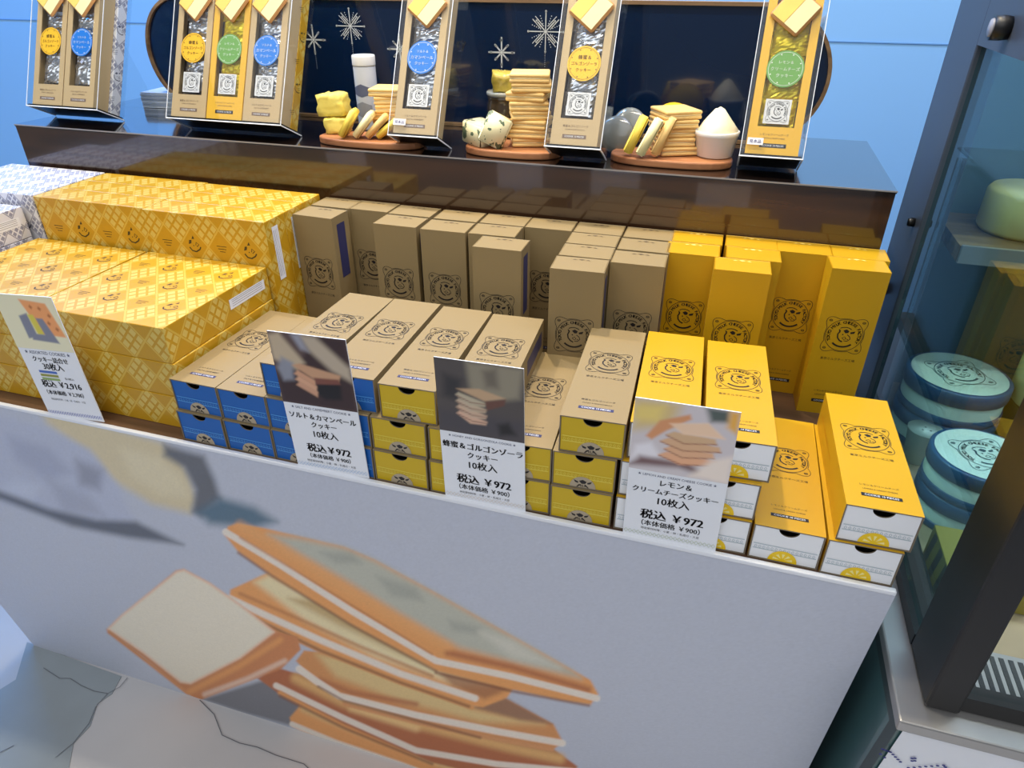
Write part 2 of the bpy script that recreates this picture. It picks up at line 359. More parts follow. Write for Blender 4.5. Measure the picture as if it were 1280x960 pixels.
S_([(545, 841), (640, 864), (736, 882)], (120, 70, 46), 3, 2.5, .8); S_([(300, 672), (360, 708), (440, 757), (540, 818)], (176, 110, 62), 3, 2, .7)
S_([(300, 742), (370, 772), (450, 808), (540, 845)], (172, 106, 60), 4, 3, .7); S_([(300, 656), (360, 690), (430, 735), (500, 775), (560, 808)], (220, 160, 100), 10, 6, .6)
A_ = [(133, 787), (150, 770), (220, 713), (230, 711), (262, 728), (300, 755), (347, 790), (372, 796), (376, 812), (352, 836), (300, 856), (248, 876), (232, 866), (180, 822)]
P_(A_, (190, 122, 76), 2); P_([(136, 786), (152, 770), (221, 715), (230, 713), (262, 730), (300, 757), (342, 790), (300, 822), (238, 854), (226, 852), (180, 816)], CR_, 4)
S_([(136, 790), (180, 824), (234, 866)], (196, 132, 82), 4, 2); S_([(256, 868), (310, 848), (356, 826)], (214, 184, 164), 6, 3, .85)
S_([(238, 864), (300, 832), (350, 800)], OR, 7, 4, .8)
def fas_pos(s, t):
    z = ZF*(1-t); return np.stack([XL+(XR-XL)*s, -SL*z*0-SL*z-0.0015, z-ZF], 1)
def fas_col(s, t, V):
    W = V.copy(); W[:, 2] += ZF; uv = project(W)
    C = paint(uv, (174, 178, 190), ck, G); return C*RNG.normal(1, .018, (len(C), 1))
print_grid('printed_front_panel', 560, 282, fas_pos, fas_col, ct, print_mat('panel_print', .5))
box('top_edge_trim', (XL, XR, -.002, .004, -ZF-.004, -ZF+.0015), mat('white_trim', (232, 234, 240), .3), ct, .0012)
# ------------------------------------------------------------------ raised shelf
rs = thing('raised_shelf', 'long dark glossy wooden riser shelf behind the cookie boxes', 'shelf', (0, 0, 0))
box('front_board', (-1.005, .362, YS, YS+.018, .001, ZS-.0036), RISERW, rs)
box('shelf_top', (-1.006, .363, YS-.0004, .68, ZS-.0035, ZS-.0002), SHELFW, rs)
box('edge_line', (-1.006, .3635, YS-.0012, YS-.0005, ZS-.0018, ZS), mat('pale_edge', (150, 146, 146), .3), rs)
for x in (-1.004, .343): box('end_panel', (x, x+.018, YS+.019, .675, .001, ZS-.015), RISERW, rs)

# ================================================================== COOKIE BOXES
BW, BL, BT = .0645, .1995, .0426
LV = .0429                                               # stacking pitch
def logo_flat():
    f = Flat(); n = 96; r0 = .0222; out = []
    for i in range(n):                                   # scalloped outer square with four ears
        a = 2*math.pi*i/n; k = math.cos(4*(a-math.pi/4))
        r = r0*(1.03+.36*k**1.2) if k > 0 else r0*(1.03-.02*abs(k)); out.append((r*math.cos(a), r*math.sin(a)))
    f.ribbon(out, .00062, True)
    f.ribbon([(r0*.96*math.cos(2*math.pi*i/56), r0*.96*math.sin(2*math.pi*i/56)) for i in range(56)], .0007, True)
    s = 'TOKYO MILK CHEESE FACTORY'
    for i, ch in enumerate(s):
        if ch == ' ': continue
        a = R_(205 - i*230/(len(s)-1)); f.text(ch, r0*.79*math.cos(a), r0*.79*math.sin(a), height=.0037, ang=a-math.pi/2, bold=.12)
    f.ribbon([(r0*.70*math.cos(R_(a)), r0*.70*math.sin(R_(a))) for a in range(226, 318, 8)], .0022)   # curved name band
    f.ribbon([(r0*.50*math.cos(R_(a)), r0*.50*math.sin(R_(a))) for a in range(52, 130, 8)], .0010)
    # cow's head: forehead patches, ears, cheek, muzzle, eye
    f.poly([(-.002, .0065), (.0015, .0085), (.005, .0065), (.004, .0038), (.001, .0032)]); f.poly([(.0062, .005), (.0120, .0070), (.0108, .0036), (.0068, .0028)]); f.poly([(-.0045, .0062), (-.0075, .0085), (-.0065, .0050)])
    f.ribbon([(-.0052, .0055), (-.0072, .0012), (-.0065, -.0035), (-.0035, -.0072), (.0000, -.0088)], .0016)
    f.ribbon([(.0035, .0015), (.0070, -.0010), (.0080, -.0042), (.0052, -.0072), (.0012, -.0072)], .0009); f.ribbon([(-.0015, -.0035), (.0015, -.0015), (.0035, -.0042), (.001, -.0055), (-.0015, -.0035)], .0007)
    f.disc(-.0015, .0012, .0009, n=8); f.disc(.0052, -.0048, .0007, n=8); f.disc(.0028, -.0036, .0006, n=8)
    for sx, sy in ((1, 1), (-1, 1), (-1, -1), (1, -1)):   # little marks in the ears
        f.ribbon([(sx*.0188+.0019*math.cos(t), sy*.0188+.0013*math.sin(t)) for t in np.linspace(0, 2*math.pi, 10)], .0006)
        f.ribbon([(sx*.0188-.0012, sy*.0188), (sx*.0188+.0012, sy*.0188)], .0006)
    return f
LOGO = logo_flat()
def drawer_mesh(name, material, parent, w, h, L):       # open tray whose front plate has a half-round thumb notch
    t = .0015; a = w/2-.0014; z0, z1 = .0014, h-.0014; r = .0095
    pts = [(-a, z0), (a, z0), (a, z1), (r, z1)]+[(r*math.cos(q), z1-r*.82*math.sin(q)) for q in np.linspace(0, math.pi, 13)[1:-1]]+[(-r, z1), (-a, z1)]
    bm = bmesh.new(); f0 = [bm.verts.new((x, .0008, z)) for x, z in pts]; f1 = [bm.verts.new((x, .0008+t, z)) for x, z in pts]
    bm.faces.new(f0); bm.faces.new(f1[::-1]); n = len(pts)
    for i in range(n):
        f = bm.faces.new((f0[i], f0[(i+1) % n], f1[(i+1) % n], f1[i])); f.material_index = 1 if i > 1 else 0
    add_box(bm, -a, a, .0025, L-.004, z0, z0+t, mi=1); add_box(bm, -a, -a+t, .0025, L-.004, z0+t, z1, mi=1); add_box(bm, a-t, a, .0025, L-.004, z0+t, z1, mi=1)
    return bm_obj(name, bm, [material, GREYBOARD], parent)
BAND = {'salt': mat('pale_blue_print', (80, 150, 215), .5), 'honey': mat('pale_mustard_print', (226, 208, 80), .5), 'lemon': mat('grey_lace_print', (184, 196, 202), .5)}
BADGE = mat('badge_tan', (176, 160, 134), .5)
NAMES = {'salt': ('ソルト＆カマンベール', 'SALT & CAMEMBERT'), 'honey': ('蜂蜜＆ゴルゴンゾーラ', 'HONEY & GORGONZOLA'), 'lemon': ('レモン＆クリームチーズ', 'LEMON & CREAM CHEESE')}
def make_box(kind):
    root = thing('cookie_box', 'x', 'cookie box'); sl = YCARD if kind == 'lemon' else KRAFT
    dm = {'salt': BLUE, 'honey': MUST, 'lemon': WHITE}[kind]
    bm = bmesh.new(); t = .0012; a = BW/2
    o0 = [(-a, 0), (a, 0), (a, BT), (-a, BT)]; i0 = [(-a+t, t), (a-t, t), (a-t, BT-t), (-a+t, BT-t)]
    ring = [[bm.verts.new((x, y, z)) for x, z in q] for q, y in ((o0, 0), (o0, BL), (i0, BL-.001), (i0, 0))]
    for k in range(4):
        A, B = ring[k], ring[(k+1) % 4]
        for i in range(4):
            f = bm.faces.new((A[i], A[(i+1) % 4], B[(i+1) % 4], B[i])); f.material_index = 1 if k in (2, 3) else 0
    bm_obj('sleeve', bm, [sl, GREYBOARD], root)
    d = drawer_mesh('drawer', dm, root, BW, BT, BL)
    yf = .0005
    pl = lambda x, z: (x, yf, z)
    b = Flat()
    for z, hh in ((.0185, .0011), (.0125, .0011)): b.rect(-a+.003, a-.003, z, z+hh)
    for i in range(15):
        x = -a+.0055+i*(BW-.011)/14; b.ribbon([(x-.0012, .0155), (x, .0172), (x+.0012, .0155), (x, .0138), (x-.0012, .0155)], .0006)
    b.build('drawer_band', BAND[kind], d, pl)
    bd = Flat(); sc = .0135; bd.poly([(sc*math.cos(q), .0015+sc*1.0*math.sin(q)) for q in np.linspace(0, math.pi, 20)])
    yb = yf-.00012
    bd.build('drawer_badge', mat('lemon_slice_print', (246, 205, 20), .45) if kind == 'lemon' else BADGE, d, lambda x, z: (x, yb, z))
    k = Flat()
    if kind == 'lemon':
        for q in np.linspace(.3, math.pi-.3, 5): k.poly([(.0025*math.cos(q), .003+.0025*math.sin(q)), (.0095*math.cos(q-.16), .002+.0095*math.sin(q-.16)), (.0095*math.cos(q+.16), .002+.0095*math.sin(q+.16))])
        k.build('badge_mark', mat('lemon_pulp_print', (252, 236, 150), .45), d, lambda x, z: (x, yb-.0001, z))
    else:
        k.poly([(-.004, .0095), (0, .0115), (.004, .0095), (.0025, .0068), (-.001, .0062)])
        for s in (-1, 1): k.poly([(s*.0045, .0085), (s*.0095, .0105), (s*.008, .0075), (s*.005, .0065)]); k.ribbon([(s*.002, .0055), (s*.0045, .0035), (s*.006, .0018)], .0011)
        k.text('MILK', 0, .0038, width=.009, bold=.04)
        k.build('badge_mark', INK, d, lambda x, z: (x, yb-.0001, z))
    # far end of the drawer, flush with the sleeve
    e = box('end_flap', (-a+t, a-t, BL-.0022, BL-.0002, t, BT-t), sl, root)
    ek = Flat(); ek.poly([(-.004, BT*.14), (0, BT*.2), (.004, BT*.14), (0, BT*.1)])
    for s in (-1, 1): ek.poly([(s*.005, BT*.17), (s*.011, BT*.21), (s*.0085, BT*.13)])
    ek.build('end_mark', mat('brown_ink', (92, 76, 56), .5) if kind != 'lemon' else mat('pale_lemon_ink', (255, 236, 140), .5), e, lambda x, z: (x, BL+.0001, z))
    lo = LOGO.build('emblem', INK, root, lambda x, y: (x, y+.115, BT+.0002))
    tx = Flat(); tx.text('東京ミルクチーズ工場', 0, .0815, width=.040); tx.text(NAMES[kind][0], 0, .0345, width=.034); tx.text(NAMES[kind][1], 0, .0285, width=.030)
    tx.build('product_name', INK, root, lambda x, y: (x, y, BT+.0002))
    nb = Flat().rect(-.0175, .0175, .017, .0218).build('count_bar', NAVYINK if kind != 'lemon' else INK, root, lambda x, y: (x, y, BT+.0002))
    Flat().text('COOKIE 10 PIECES', 0, .0194, width=.029).build('count_text', PAPER, nb, lambda x, y: (x, y, BT+.0003))
    if kind == 'lemon':
        Flat().text('LEMON & CREAM CHEESE COOKIE', .14, BT/2, width=.085).build('side_print', mat('orange_ink', (206, 140, 0), .5), root, lambda x, y: (-a-.0002, x*-1+.28, y))
    else:
        Flat().rect(.108, .188, .012, .032).build('side_label', NAVYINK, root, lambda x, y: (a+.0002, x, y))
    return root
PROTO = {k: make_box(k) for k in ('salt', 'honey', 'lemon')}; USED = set()
TOPPRINTS = ('emblem', 'product_name', 'count_bar', 'side_print', 'side_label')
def place_box(kind, loc, yaw, label, group, standing=False, bare=False):
    o = copy_tree(PROTO[kind]); o.location = loc; o.rotation_euler = (math.pi/2 if standing else 0, 0, yaw)
    o['label'] = label; o['group'] = group
    if bare:
        for c in list(o.children):
            if c.name.split('.')[0] in TOPPRINTS or c.name.startswith('end_flap'):
                for g in list(c.children): bpy.data.objects.remove(g)
                bpy.data.objects.remove(c)
    return o
ORD = ['first', 'second', 'third', 'fourth', 'fifth', 'sixth', 'seventh', 'eighth', 'ninth', 'tenth', 'eleventh', 'twelfth']
# kind, [(x, y, yaw) per level from the bottom]
STACKS = [('salt', [(-.3955, .006, -1), (-.3945, .009, -.9)]),
          ('salt', [(-.3290, .006, -.4), (-.3285, .008, -.5)]),
          ('salt', [(-.2635, .006, -.4), (-.2635, .008, -.3), (-.2636, .0117, -.7)]),
          ('salt', [(-.1985, .006, -.3), (-.1985, .008, -.3), (-.1904, .0134, 1.5)]),
          ('honey', [(-.1325, .006, 0), (-.1320, .008, .4), (-.1192, .011, 1.68)]),
          ('honey', [(-.0650, .006, .3), (-.0640, .008, .8), (-.0456, .0096, 3.2)]),
          ('honey', [(.0062, .006, 2.4), (.0066, .0066, 3.4)]),
          ('honey', [(.0720, .006, 1.6), (.0724, .008, 2.0), (.0777, .0099, 2.46)]),
          ('lemon', [(.1400, .008, 1.6), (.1405, .012, 2.0), (.1449, .0186, 2.48)]),
          ('lemon', [(.2075, .007, 1.4), (.2085, .010, 1.8), (.2148, .0157, 2.74)]),
          ('lemon', [(.2745, .0067, .0)]),
          ('lemon', [(.3412, .0053, .4), (.3464, .008, 1.0)])]
DRW = {'salt': 'beige cookie box with blue drawer', 'honey': 'beige cookie box with mustard drawer', 'lemon': 'yellow cookie box with white drawer'}
LVN = {1: ['only box'], 2: ['bottom', 'top'], 3: ['bottom', 'middle', 'top']}
for i, (k, lv) in enumerate(STACKS):
    for j, (x, y, a) in enumerate(lv):
        place_box(k, (x, y, .0002+j*LV), R_(a), f'{DRW[k]}, {LVN[len(lv)][j]} of the {ORD[i]} front stack from the left', 'cookie boxes lying flat in front stacks', bare=(j < len(lv)-1))
COLS = [('salt', -.385, [(.2905, 0, -3), (.3395, 0, -1)]), ('salt', -.3265, [(.3405, .001, -.5)]), ('salt', -.2585, [(.2895, 0, -.6), (.337, 0, 0)]),
        ('salt', -.1885, [(.2880, 0, 1.5), (.336, 0, .5)]), ('honey', -.1210, [(.2445, .0235, .9), (.2915, 0, 2), (.3375, 0, 1)]), ('honey', -.0555, [(.3380, 0, 1.2)]),
        ('honey', .0115, [(.2035, .0015, 2.9), (.2490, .001, 2), (.2940, 0, 1.4), (.3390, 0, .6)]), ('honey', .0785, [(.2435, .0, 1.5), (.2910, 0, 1), (.3385, 0, .5)]),
        ('lemon', .1440, [(.2975, -.006, 1.4), (.3415, -.004, .5)]), ('lemon', .2110, [(.2575, -.013, 1.6), (.3015, -.001, 1.2), (.3435, -.003, .2)]),
        ('lemon', .2705, [(.3435, 0, .6)]), ('lemon', .3345, [(.3030, -.005, 3.2), (.3435, .001, .2)])]
ROWN = {1: ['only box'], 2: ['front box', 'rear box'], 3: ['front box', 'middle box', 'rear box'], 4: ['front box', 'second box', 'third box', 'rear box']}
for i, (k, x, rows) in enumerate(COLS):
    for j, (y, dx, a) in enumerate(rows):
        place_box(k, (x+dx, y+BT, .0002), R_(a), f'upright {"yellow" if k == "lemon" else "beige"} cookie box, {ROWN[len(rows)][j]} of the {ORD[i]} standing column from the left',
                  'cookie boxes standing upright before the riser', True)
for k in PROTO.values():
    for c in list(k.children):
        for g in list(c.children): bpy.data.objects.remove(g)
        bpy.data.objects.remove(c)
    bpy.data.objects.remove(k)

# ================================================================== GIFT BOXES
GS, GH = .201, .0474
def doodle(f, x, y, s=1, a=0):
    ca, sa = math.cos(a), math.sin(a); T_ = lambda p: [(x+s*(u*ca-v*sa), y+s*(u*sa+v*ca)) for u, v in p]
    f.ribbon(T_([(-.006, .003), (-.0065, -.001), (-.004, -.0045), (.001, -.006), (.004, -.0055)]), .0013*s); f.poly(T_([(-.004, .005), (0, .0068), (.002, .005), (-.001, .0035)]))
    f.poly(T_([(.003, .0055), (.007, .0062), (.0055, .0035)])); f.ribbon(T_([(.001, -.001), (.004, .0005), (.0045, -.003), (.001, -.0025)]), .0008*s); f.disc(*T_([(-.001, .0005)])[0], .0006*s, n=8)
def words(f, x, y, s=1, a=0):
    ca, sa = math.cos(a), math.sin(a)
    for k, wd in ((.002, .011), (-.0005, .009), (-.003, .006)):
        f.ribbon([(x+s*(-wd/2*ca-k*sa), y+s*(-wd/2*sa+k*ca)), (x+s*(wd/2*ca-k*sa), y+s*(wd/2*sa+k*ca))], .0006*s)
DOODLE = mat('wrap_ink', (66, 54, 20), .5); DOODLEG = mat('wrap_ink_grey', (90, 92, 110), .5)
def make_gift(material, ink):
    r = thing('gift_box', 'x', 'gift box'); g = GS/2
    box('wrapped_body', (-g, g, 0, GS, 0, GH), material, r, .0012, 2, uv=True)
    p = .046
    def cells(w0, w1, h0, h1):
        f = Flat(); k = 0
        for i in range(-9, 10):
            for j in range(-9, 10):
                if (i+j) % 2: continue                      # solid cells of the wrap lattice
                a, b = i+.5, j+.5; x, y = (a+b)/2*p, (a-b)/2*p/.88
                if w0+.009 < x < w1-.009 and h0+.007 < y < h1-.007:
                    (doodle if (i % 2) == 0 else words)(f, x, y, 1.5, .0 if i % 2 else .8); k += 1
        return f
    cells(-g, g, 0, GS).build('cow_print', ink, r, lambda x, y: (x, y, GH+.0002))['kind'] = 'stuff'
    cells(-g, g, -.004, GH+.004).build('cow_print', ink, r, lambda x, y: (x, -.0002, y))['kind'] = 'stuff'
    f = cells(0, GS, -.004, GH+.004); f.build('cow_print', ink, r, lambda x, y: (g+.0002, x, y))['kind'] = 'stuff'
    cells(-g, g, -.004, GH+.004).build('cow_print', ink, r, lambda x, y: (x, GS+.0002, y))['kind'] = 'stuff'
    lb = Flat().rect(.115, .190, .020, .034).build('contents_label', PAPER, r, lambda x, y: (g+.0004, x, y))
    t = Flat()
    for z in (.0235, .0265, .0295, .0318): t.ribbon([(.12, z), (.185, z)], .0005)
    t.build('label_text', mat('grey_ink', (110, 110, 120), .6), lb, lambda x, y: (g+.0005, x, y))
    return r
gy, gw = make_gift(WRAPY, DOODLE), make_gift(WRAPG, DOODLEG)
def place_gift(src, loc, rot, label, group):
    o = copy_tree(src); o.location = loc; o.rotation_euler = rot; o['label'] = label; o['group'] = group; return o
for c, x in enumerate((-.7345, -.5325)):
    for l, nm in enumerate(('bottom', 'middle', 'top')):
        place_gift(gy, (x+(.0015 if l == 1 else 0), .0265, .0003+l*.0478), (0, 0, R_(-.8 if c else .2)), f'yellow patterned gift box lying flat, {nm} of the {("left", "right")[c]} front pile', 'yellow gift boxes piled flat')
for c, x in enumerate((-.724, -.5215)):
    for r_, nm in enumerate(('front', 'middle', 'rear')):
        place_gift(gy, (x, .2325+GH+r_*.0478-(.004 if c else .0), .0003), (math.pi/2, 0, 0), f'yellow patterned gift box standing on edge, {nm} of the {("left", "right")[c]} rear row', 'yellow gift boxes on edge').scale = (1, 1.03, 1)
for r_, nm in enumerate(('front', 'middle', 'rear')):
    place_gift(gw, (-.930, .2345+GH+r_*.0478, .0003), (math.pi/2, 0, 0), f'white and grey patterned gift box standing on edge, {nm} of its row', 'white gift boxes on edge').scale = (1, 1.03, 1)
for l, nm in enumerate(('bottom', 'second', 'third', 'top')):
    place_gift(gw, (-.9495, .0275, .0003+l*.0478), (0, 0, 0), f'white patterned gift box lying flat, {nm} of the far left pile', 'white gift boxes piled flat')
for k in (gy, gw):
    for c in list(k.children):
        for g in list(c.children): bpy.data.objects.remove(g)
        bpy.data.objects.remove(c)
    bpy.data.objects.remove(k)

# ================================================================== PRICE CARDS
def card_photo(kind):
    if kind == 'salt':
        o = [('p', [(0, .45), (.35, .6), (.6, 1), (1, 1), (1, 0), (0, 0)], (52, 34, 34), .05), ('p', [(0, .95), (.15, 1), (.42, .62), (.3, .5), (0, .62)], (176, 158, 132), .05),
             ('p', [(.4, 1), (.62, 1), (1, .62), (1, .42), (.75, .55), (.5, .8)], (170, 155, 135), .06), ('p', [(.3, 1), (.42, 1), (.5, .78), (.4, .8)], (140, 140, 150), .05),
             ('p', [(.03, .5), (.12, .66), (.26, .6), (.22, .35), (.08, .32)], (130, 132, 142), .05),
             ('p', [(.5, .2), (.6, .12), (.82, .15), (.84, .4), (.5, .45)], (18, 14, 16), .04)]
        for k, (y, c) in enumerate(((.28, (186, 140, 112)), (.36, (196, 150, 120)), (.44, (190, 142, 112)))): o.append(('p', [(.24, y), (.3, y+.06), (.52, y-.06), (.5, y-.14)], c, .02))
        o += [('p', [(.24, .56), (.34, .6), (.86, .5), (.82, .4), (.5, .4)], (182, 140, 108), .02), ('p', [(.5, .42), (.82, .44), (.84, .37), (.52, .33)], (112, 66, 54), .02)]
        return (84, 66, 62), o
    if kind == 'honey':
        o = [('p', [(0, .3), (1, .3), (1, 0), (0, 0)], (66, 62, 66), .1), ('p', [(.36, 1), (.4, .6), (.62, .5), (.95, .6), (1, 1)], (132, 124, 106), .06), ('p', [(.1, .8), (.3, .75), (.28, .45), (.08, .5)], (46, 44, 46), .08),
             ('p', [(.55, .9), (.7, .95), (.72, .7), (.58, .7)], (100, 92, 80), .06), ('p', [(.7, .2), (.82, .25), (.9, .1), (.72, .06)], (30, 28, 28), .05)]
        for k in range(4):
            y = .22+k*.085; o.append(('p', [(.22, y+.06), (.26, y+.1), (.58, y+.0), (.56, y-.05), (.38, y-.06)], (196-8*k, 160, 136), .018)); o.append(('s', [(.24, y+.05), (.4, y-.02), (.56, y-.02)], (120, 84, 70), .012, 1, .012))
        o += [('p', [(.24, .62), (.5, .66), (.8, .58), (.56, .5)], (176, 146, 114), .02), ('p', [(.56, .5), (.8, .57), (.78, .48), (.58, .38)], (96, 64, 54), .02)]
        return (74, 68, 66), o
    if kind == 'lemon':
        o = [('p', [(0, .55), (.4, .7), (.45, 1), (0, 1)], (196, 172, 120), .1), ('p', [(0, .9), (.3, .95), (.26, .72), (0, .7)], (214, 190, 110), .08), ('p', [(.68, 1), (.9, 1), (.92, .85), (.74, .82)], (78, 88, 84), .05), ('p', [(.9, 1), (1, 1), (1, .7), (.9, .78)], (214, 160, 70), .05),
             ('p', [(0, .1), (.05, .35), (.2, .42), (.3, .25), (.2, .1)], (214, 210, 214), .05), ('p', [(0, .05), (.5, .12), (.8, .05), (.6, .2), (.1, .2)], (110, 84, 84), .06)]
        o += [('p', [(.14, .5), (.26, .74), (.54, .88), (.56, .82), (.34, .62), (.2, .46)], (198, 138, 96), .025)]
        for k in range(4):
            y = .2+k*.1; x = .05*(k % 2); o.append(('p', [(.28+x, y+.06), (.36+x, y+.12), (.86-x, y+.1), (.88-x, y+.03), (.5, y-.04)], (212-6*k, 160, 124), .02)); o.append(('s', [(.29+x, y+.05), (.52, y-.03), (.88-x, y+.03)], (150, 96, 72), .012, 1, .014))
        o += [('p', [(.36, .72), (.72, .8), (.9, .62), (.5, .6)], (226, 192, 162), .025), ('p', [(.62, .02), (.8, .3), (1, .4), (1, .0)], (222, 208, 196), .06)]
        return (192, 184, 186), o
    o = [('p', [(.42, .93), (.86, .88), (.98, .28), (.6, .3)], (222, 150, 92), .02), ('p', [(.3, .62), (.46, .68), (.48, .25), (.3, .2)], (120, 122, 136), .02), ('p', [(.46, .66), (.56, .66), (.62, .3), (.5, .28)], (200, 186, 70), .02),
         ('p', [(.58, .6), (.7, .6), (.82, .15), (.36, .18), (.4, .3), (.62, .3)], (120, 122, 136), .02)]
    for x, y in ((.58, .8), (.72, .78), (.84, .66), (.78, .52), (.88, .42)): o.append(('p', [(x-.03, y), (x, y+.04), (x+.03, y), (x, y-.04)], (166, 96, 50), .02))
    return (214, 208, 176), o
def price_card(kind, x0, z1, w, ph, label, tilt=0, footer=(206, 214, 232), lines=(), header='', tail=None, rz=0):
    h = z1-.0018; c = thing('price_card', label, 'price card', (x0+w/2, .0018+.0012, .0020), rz, 'price cards along the counter front', ry=R_(tilt))
    box('card', (-w/2, w/2, 0, .0011, -.0015, h), PAPER, c)
    b, ops = card_photo(kind)
    if kind == 'assort': px0, px1 = -w/2, w/2
    else: px0, px1 = -w/2, w/2
    print_grid('card_picture', 70, 62, lambda s, t: np.stack([px0+(px1-px0)*s, np.full_like(s, -.0003), h-ph+ph*t], 1), lambda s, t, V: paint(np.stack([s, t], 1), b, ops, 1.25), c)
    pl = lambda x, z: (x, -.0003, z)
    for body, fz, wd, bold in lines:
        Flat().text(body, 0, h*(1-fz), width=w*wd, bold=bold).build('card_text', INK, c, pl)
    Flat().text(header, 0, h-ph-.0045, width=w*.8).build('card_heading', mat('heading_ink', (96, 100, 120), .6), c, pl)
    fb = Flat()
    for i in range(22):
        x = -w/2+.003+i*(w-.006)/21; fb.ribbon([(x-.0018, .0045), (x, .007), (x+.0018, .0045), (x, .002), (x-.0018, .0045)], .0008)
    fb.build('card_border', mat('border_'+kind, footer, .6), c, pl)
    if tail: tail(c, w, h, pl)
    return c
AL = '特定原材料等：小麦・卵・乳成分・大豆'
def bars(c, w, h, pl):
    for k, col in enumerate(((78, 112, 190), (150, 150, 70), (150, 175, 110))):
        z = h*(.388-.030*k)
        Flat().rect(-w*.30, w*.02, z-.0017, z+.0017).build('colour_bar', mat('bar_%d' % k, col, .6), c, pl)
    Flat().text('各10枚入', w*.2, h*.345, width=w*.16).build('card_text', INK, c, pl)
price_card('assort', -.6375, .172, .0915, .072, 'price card for thirty assorted cookies before the yellow gift boxes', -4.2, (150, 156, 206),
           [('クッキー詰合せ', .505, .62, .05), ('30枚入', .562, .36, .05), ('税込 ￥2,916', .715, .70, .09), ('（本体価格 ￥2,700）', .79, .66, .05), (AL, .85, .62, 0)], '★ ASSORTED COOKIES ★', bars)
price_card('salt', -.2645, .177, .0925, .087, 'price card with dark cookie photo before the blue drawers', -2.0, (190, 208, 232),
           [('ソルト＆カマンベール', .585, .90, .05), ('クッキー', .645, .34, .05), ('10枚入', .715, .33, .05), ('税込￥972', .83, .60, .09), ('（本体価格 ￥900）', .895, .56, .05), (AL, .94, .68, 0)], '★ SALT AND CAMEMBERT COOKIE ★')
price_card('honey', -.0785, .176, .0920, .086, 'price card with dark cookie stack photo before the mustard drawers', -1.2, (226, 218, 210),
           [('蜂蜜＆ゴルゴンゾーラ', .585, .95, .07), ('クッキー', .65, .36, .05), ('10枚入', .72, .34, .05), ('税込 ￥972', .835, .66, .09), ('（本体価格 ￥900）', .90, .62, .05), (AL, .945, .62, 0)], '★ HONEY AND GORGONZOLA COOKIE ★')
price_card('lemon', .1185, .166, .0930, .080, 'price card with bright cookie photo before the white drawers', -.8, (206, 214, 196),
           [('レモン＆', .565, .32, .05), ('クリームチーズクッキー', .63, .88, .05), ('10枚入', .70, .33, .05), ('税込 ￥972', .815, .66, .09), ('（本体価格 ￥900）', .885, .62, .05), (AL, .93, .62, 0)], '★ LEMON AND CREAM CHEESE COOKIE ★')

# ================================================================== SAMPLES IN TILTED ACRYLIC CASES ON THE SHELF
TILT = R_(26); AD = .056; AH = .225
def acrylic(xc, yr, w, label):
    o = thing('acrylic_case', label, 'acrylic case', (xc, yr, ZS+.0008), 0, 'tilted acrylic sample cases', rx=-TILT)
    a = w/2; t = .0016
    for n, b in (('front_pane', (-a, a, -AD, -AD+t, 0, AH)), ('side_pane', (-a, -a+t, -AD+t, 0, 0, AH)), ('side_pane', (a-t, a, -AD+t, 0, 0, AH)), ('back_pane', (-a+t, a-t, -t, 0, 0, AH)), ('top_pane', (-a, a, -AD, 0, AH, AH+t))):
        box(n, b, ACRYL, o)
    box('base_plate', (-a+t, a-t, -AD+t, -t, .001, .004), BLACK, o)
    for b in ((-a, a, -AD-.0006, -AD+.0006, -.0004, .0012), (a-.0008, a+.0008, -AD, 0, -.0004, .0012), (-a-.0008, -a+.0008, -AD, 0, -.0004, .0012), (-a-.0004, -a+.0004, -AD-.0005, -AD+.0004, 0, AH), (a-.0004, a+.0004, -AD-.0005, -AD+.0004, 0, AH)):
        box('edge_highlight', b, ACGLINT, o)  # thin white rods painted as highlights on the pane edges
    bm = bmesh.new()                                          # clear easel leg that props the back
    s, c_ = math.sin(TILT), math.cos(TILT); zz = .15
    top = Vector((0, 0, zz)); k = Vector((0, .115*c_, .115*s))
    q = [(-a*.6, top), (a*.6, top), (a*.6, k), (-a*.6, k)]
    vv = [bm.verts.new((x, p.y+.0005, p.z)) for x, p in q]+[bm.verts.new((x, p.y+.0025, p.z)) for x, p in q]
    for f in ((0, 1, 2, 3), (7, 6, 5, 4), (0, 4, 5, 1), (1, 5, 6, 2), (2, 6, 7, 3), (3, 7, 4, 0)): bm.faces.new([vv[i] for i in f])
    bm_obj('easel_leg', bm, ACRYL, o)
    return o
STK = {'salt': ((20, 120, 215), ('ソルト＆', 'カマンベール', 'クッキー'), (245, 248, 252)), 'honey': ((248, 192, 40), ('蜂蜜＆', 'ゴルゴンゾーラ', 'クッキー'), (70, 44, 20)), 'lemon': ((104, 160, 70), ('レモン＆', 'クリームチーズ', 'クッキー'), (245, 248, 240))}
CREAM = mat('cookie_cream_print', (226, 216, 160), .6, var=.12, vscale=60); CHEESE_Y = mat('cookie_yellow_print', (224, 196, 96), .6, var=.14, vscale=60); CRUST = mat('cookie_crust', (196, 142, 84), .6)
def foil_pack(name, z0, z1, w, yf, material, parent, seed):
    nx, ny = 12, 12; r = np.random.default_rng(seed); V = []
    for j in range(ny):
        for i in range(nx):
            u, v = i/(nx-1), j/(ny-1); bul = (math.sin(math.pi*u)*math.sin(math.pi*v))**.5*.006
            V.append(((u-.5)*w*(1-.04*math.sin(math.pi*v)), yf-bul+r.uniform(-.0011, .0011), z0+(z1-z0)*v))
    F = [[j*nx+i, j*nx+i+1, (j+1)*nx+i+1, (j+1)*nx+i] for j in range(ny-1) for i in range(nx-1)]
    n0 = len(V); V += [((i/(nx-1)-.5)*w, yf+.001, z0+(z1-z0)*j/(ny-1)) for j in range(ny) for i in range(nx)]
    F += [[n0+q for q in f[::-1]] for f in F]
    return mesh_obj(name, V, F, material, parent)
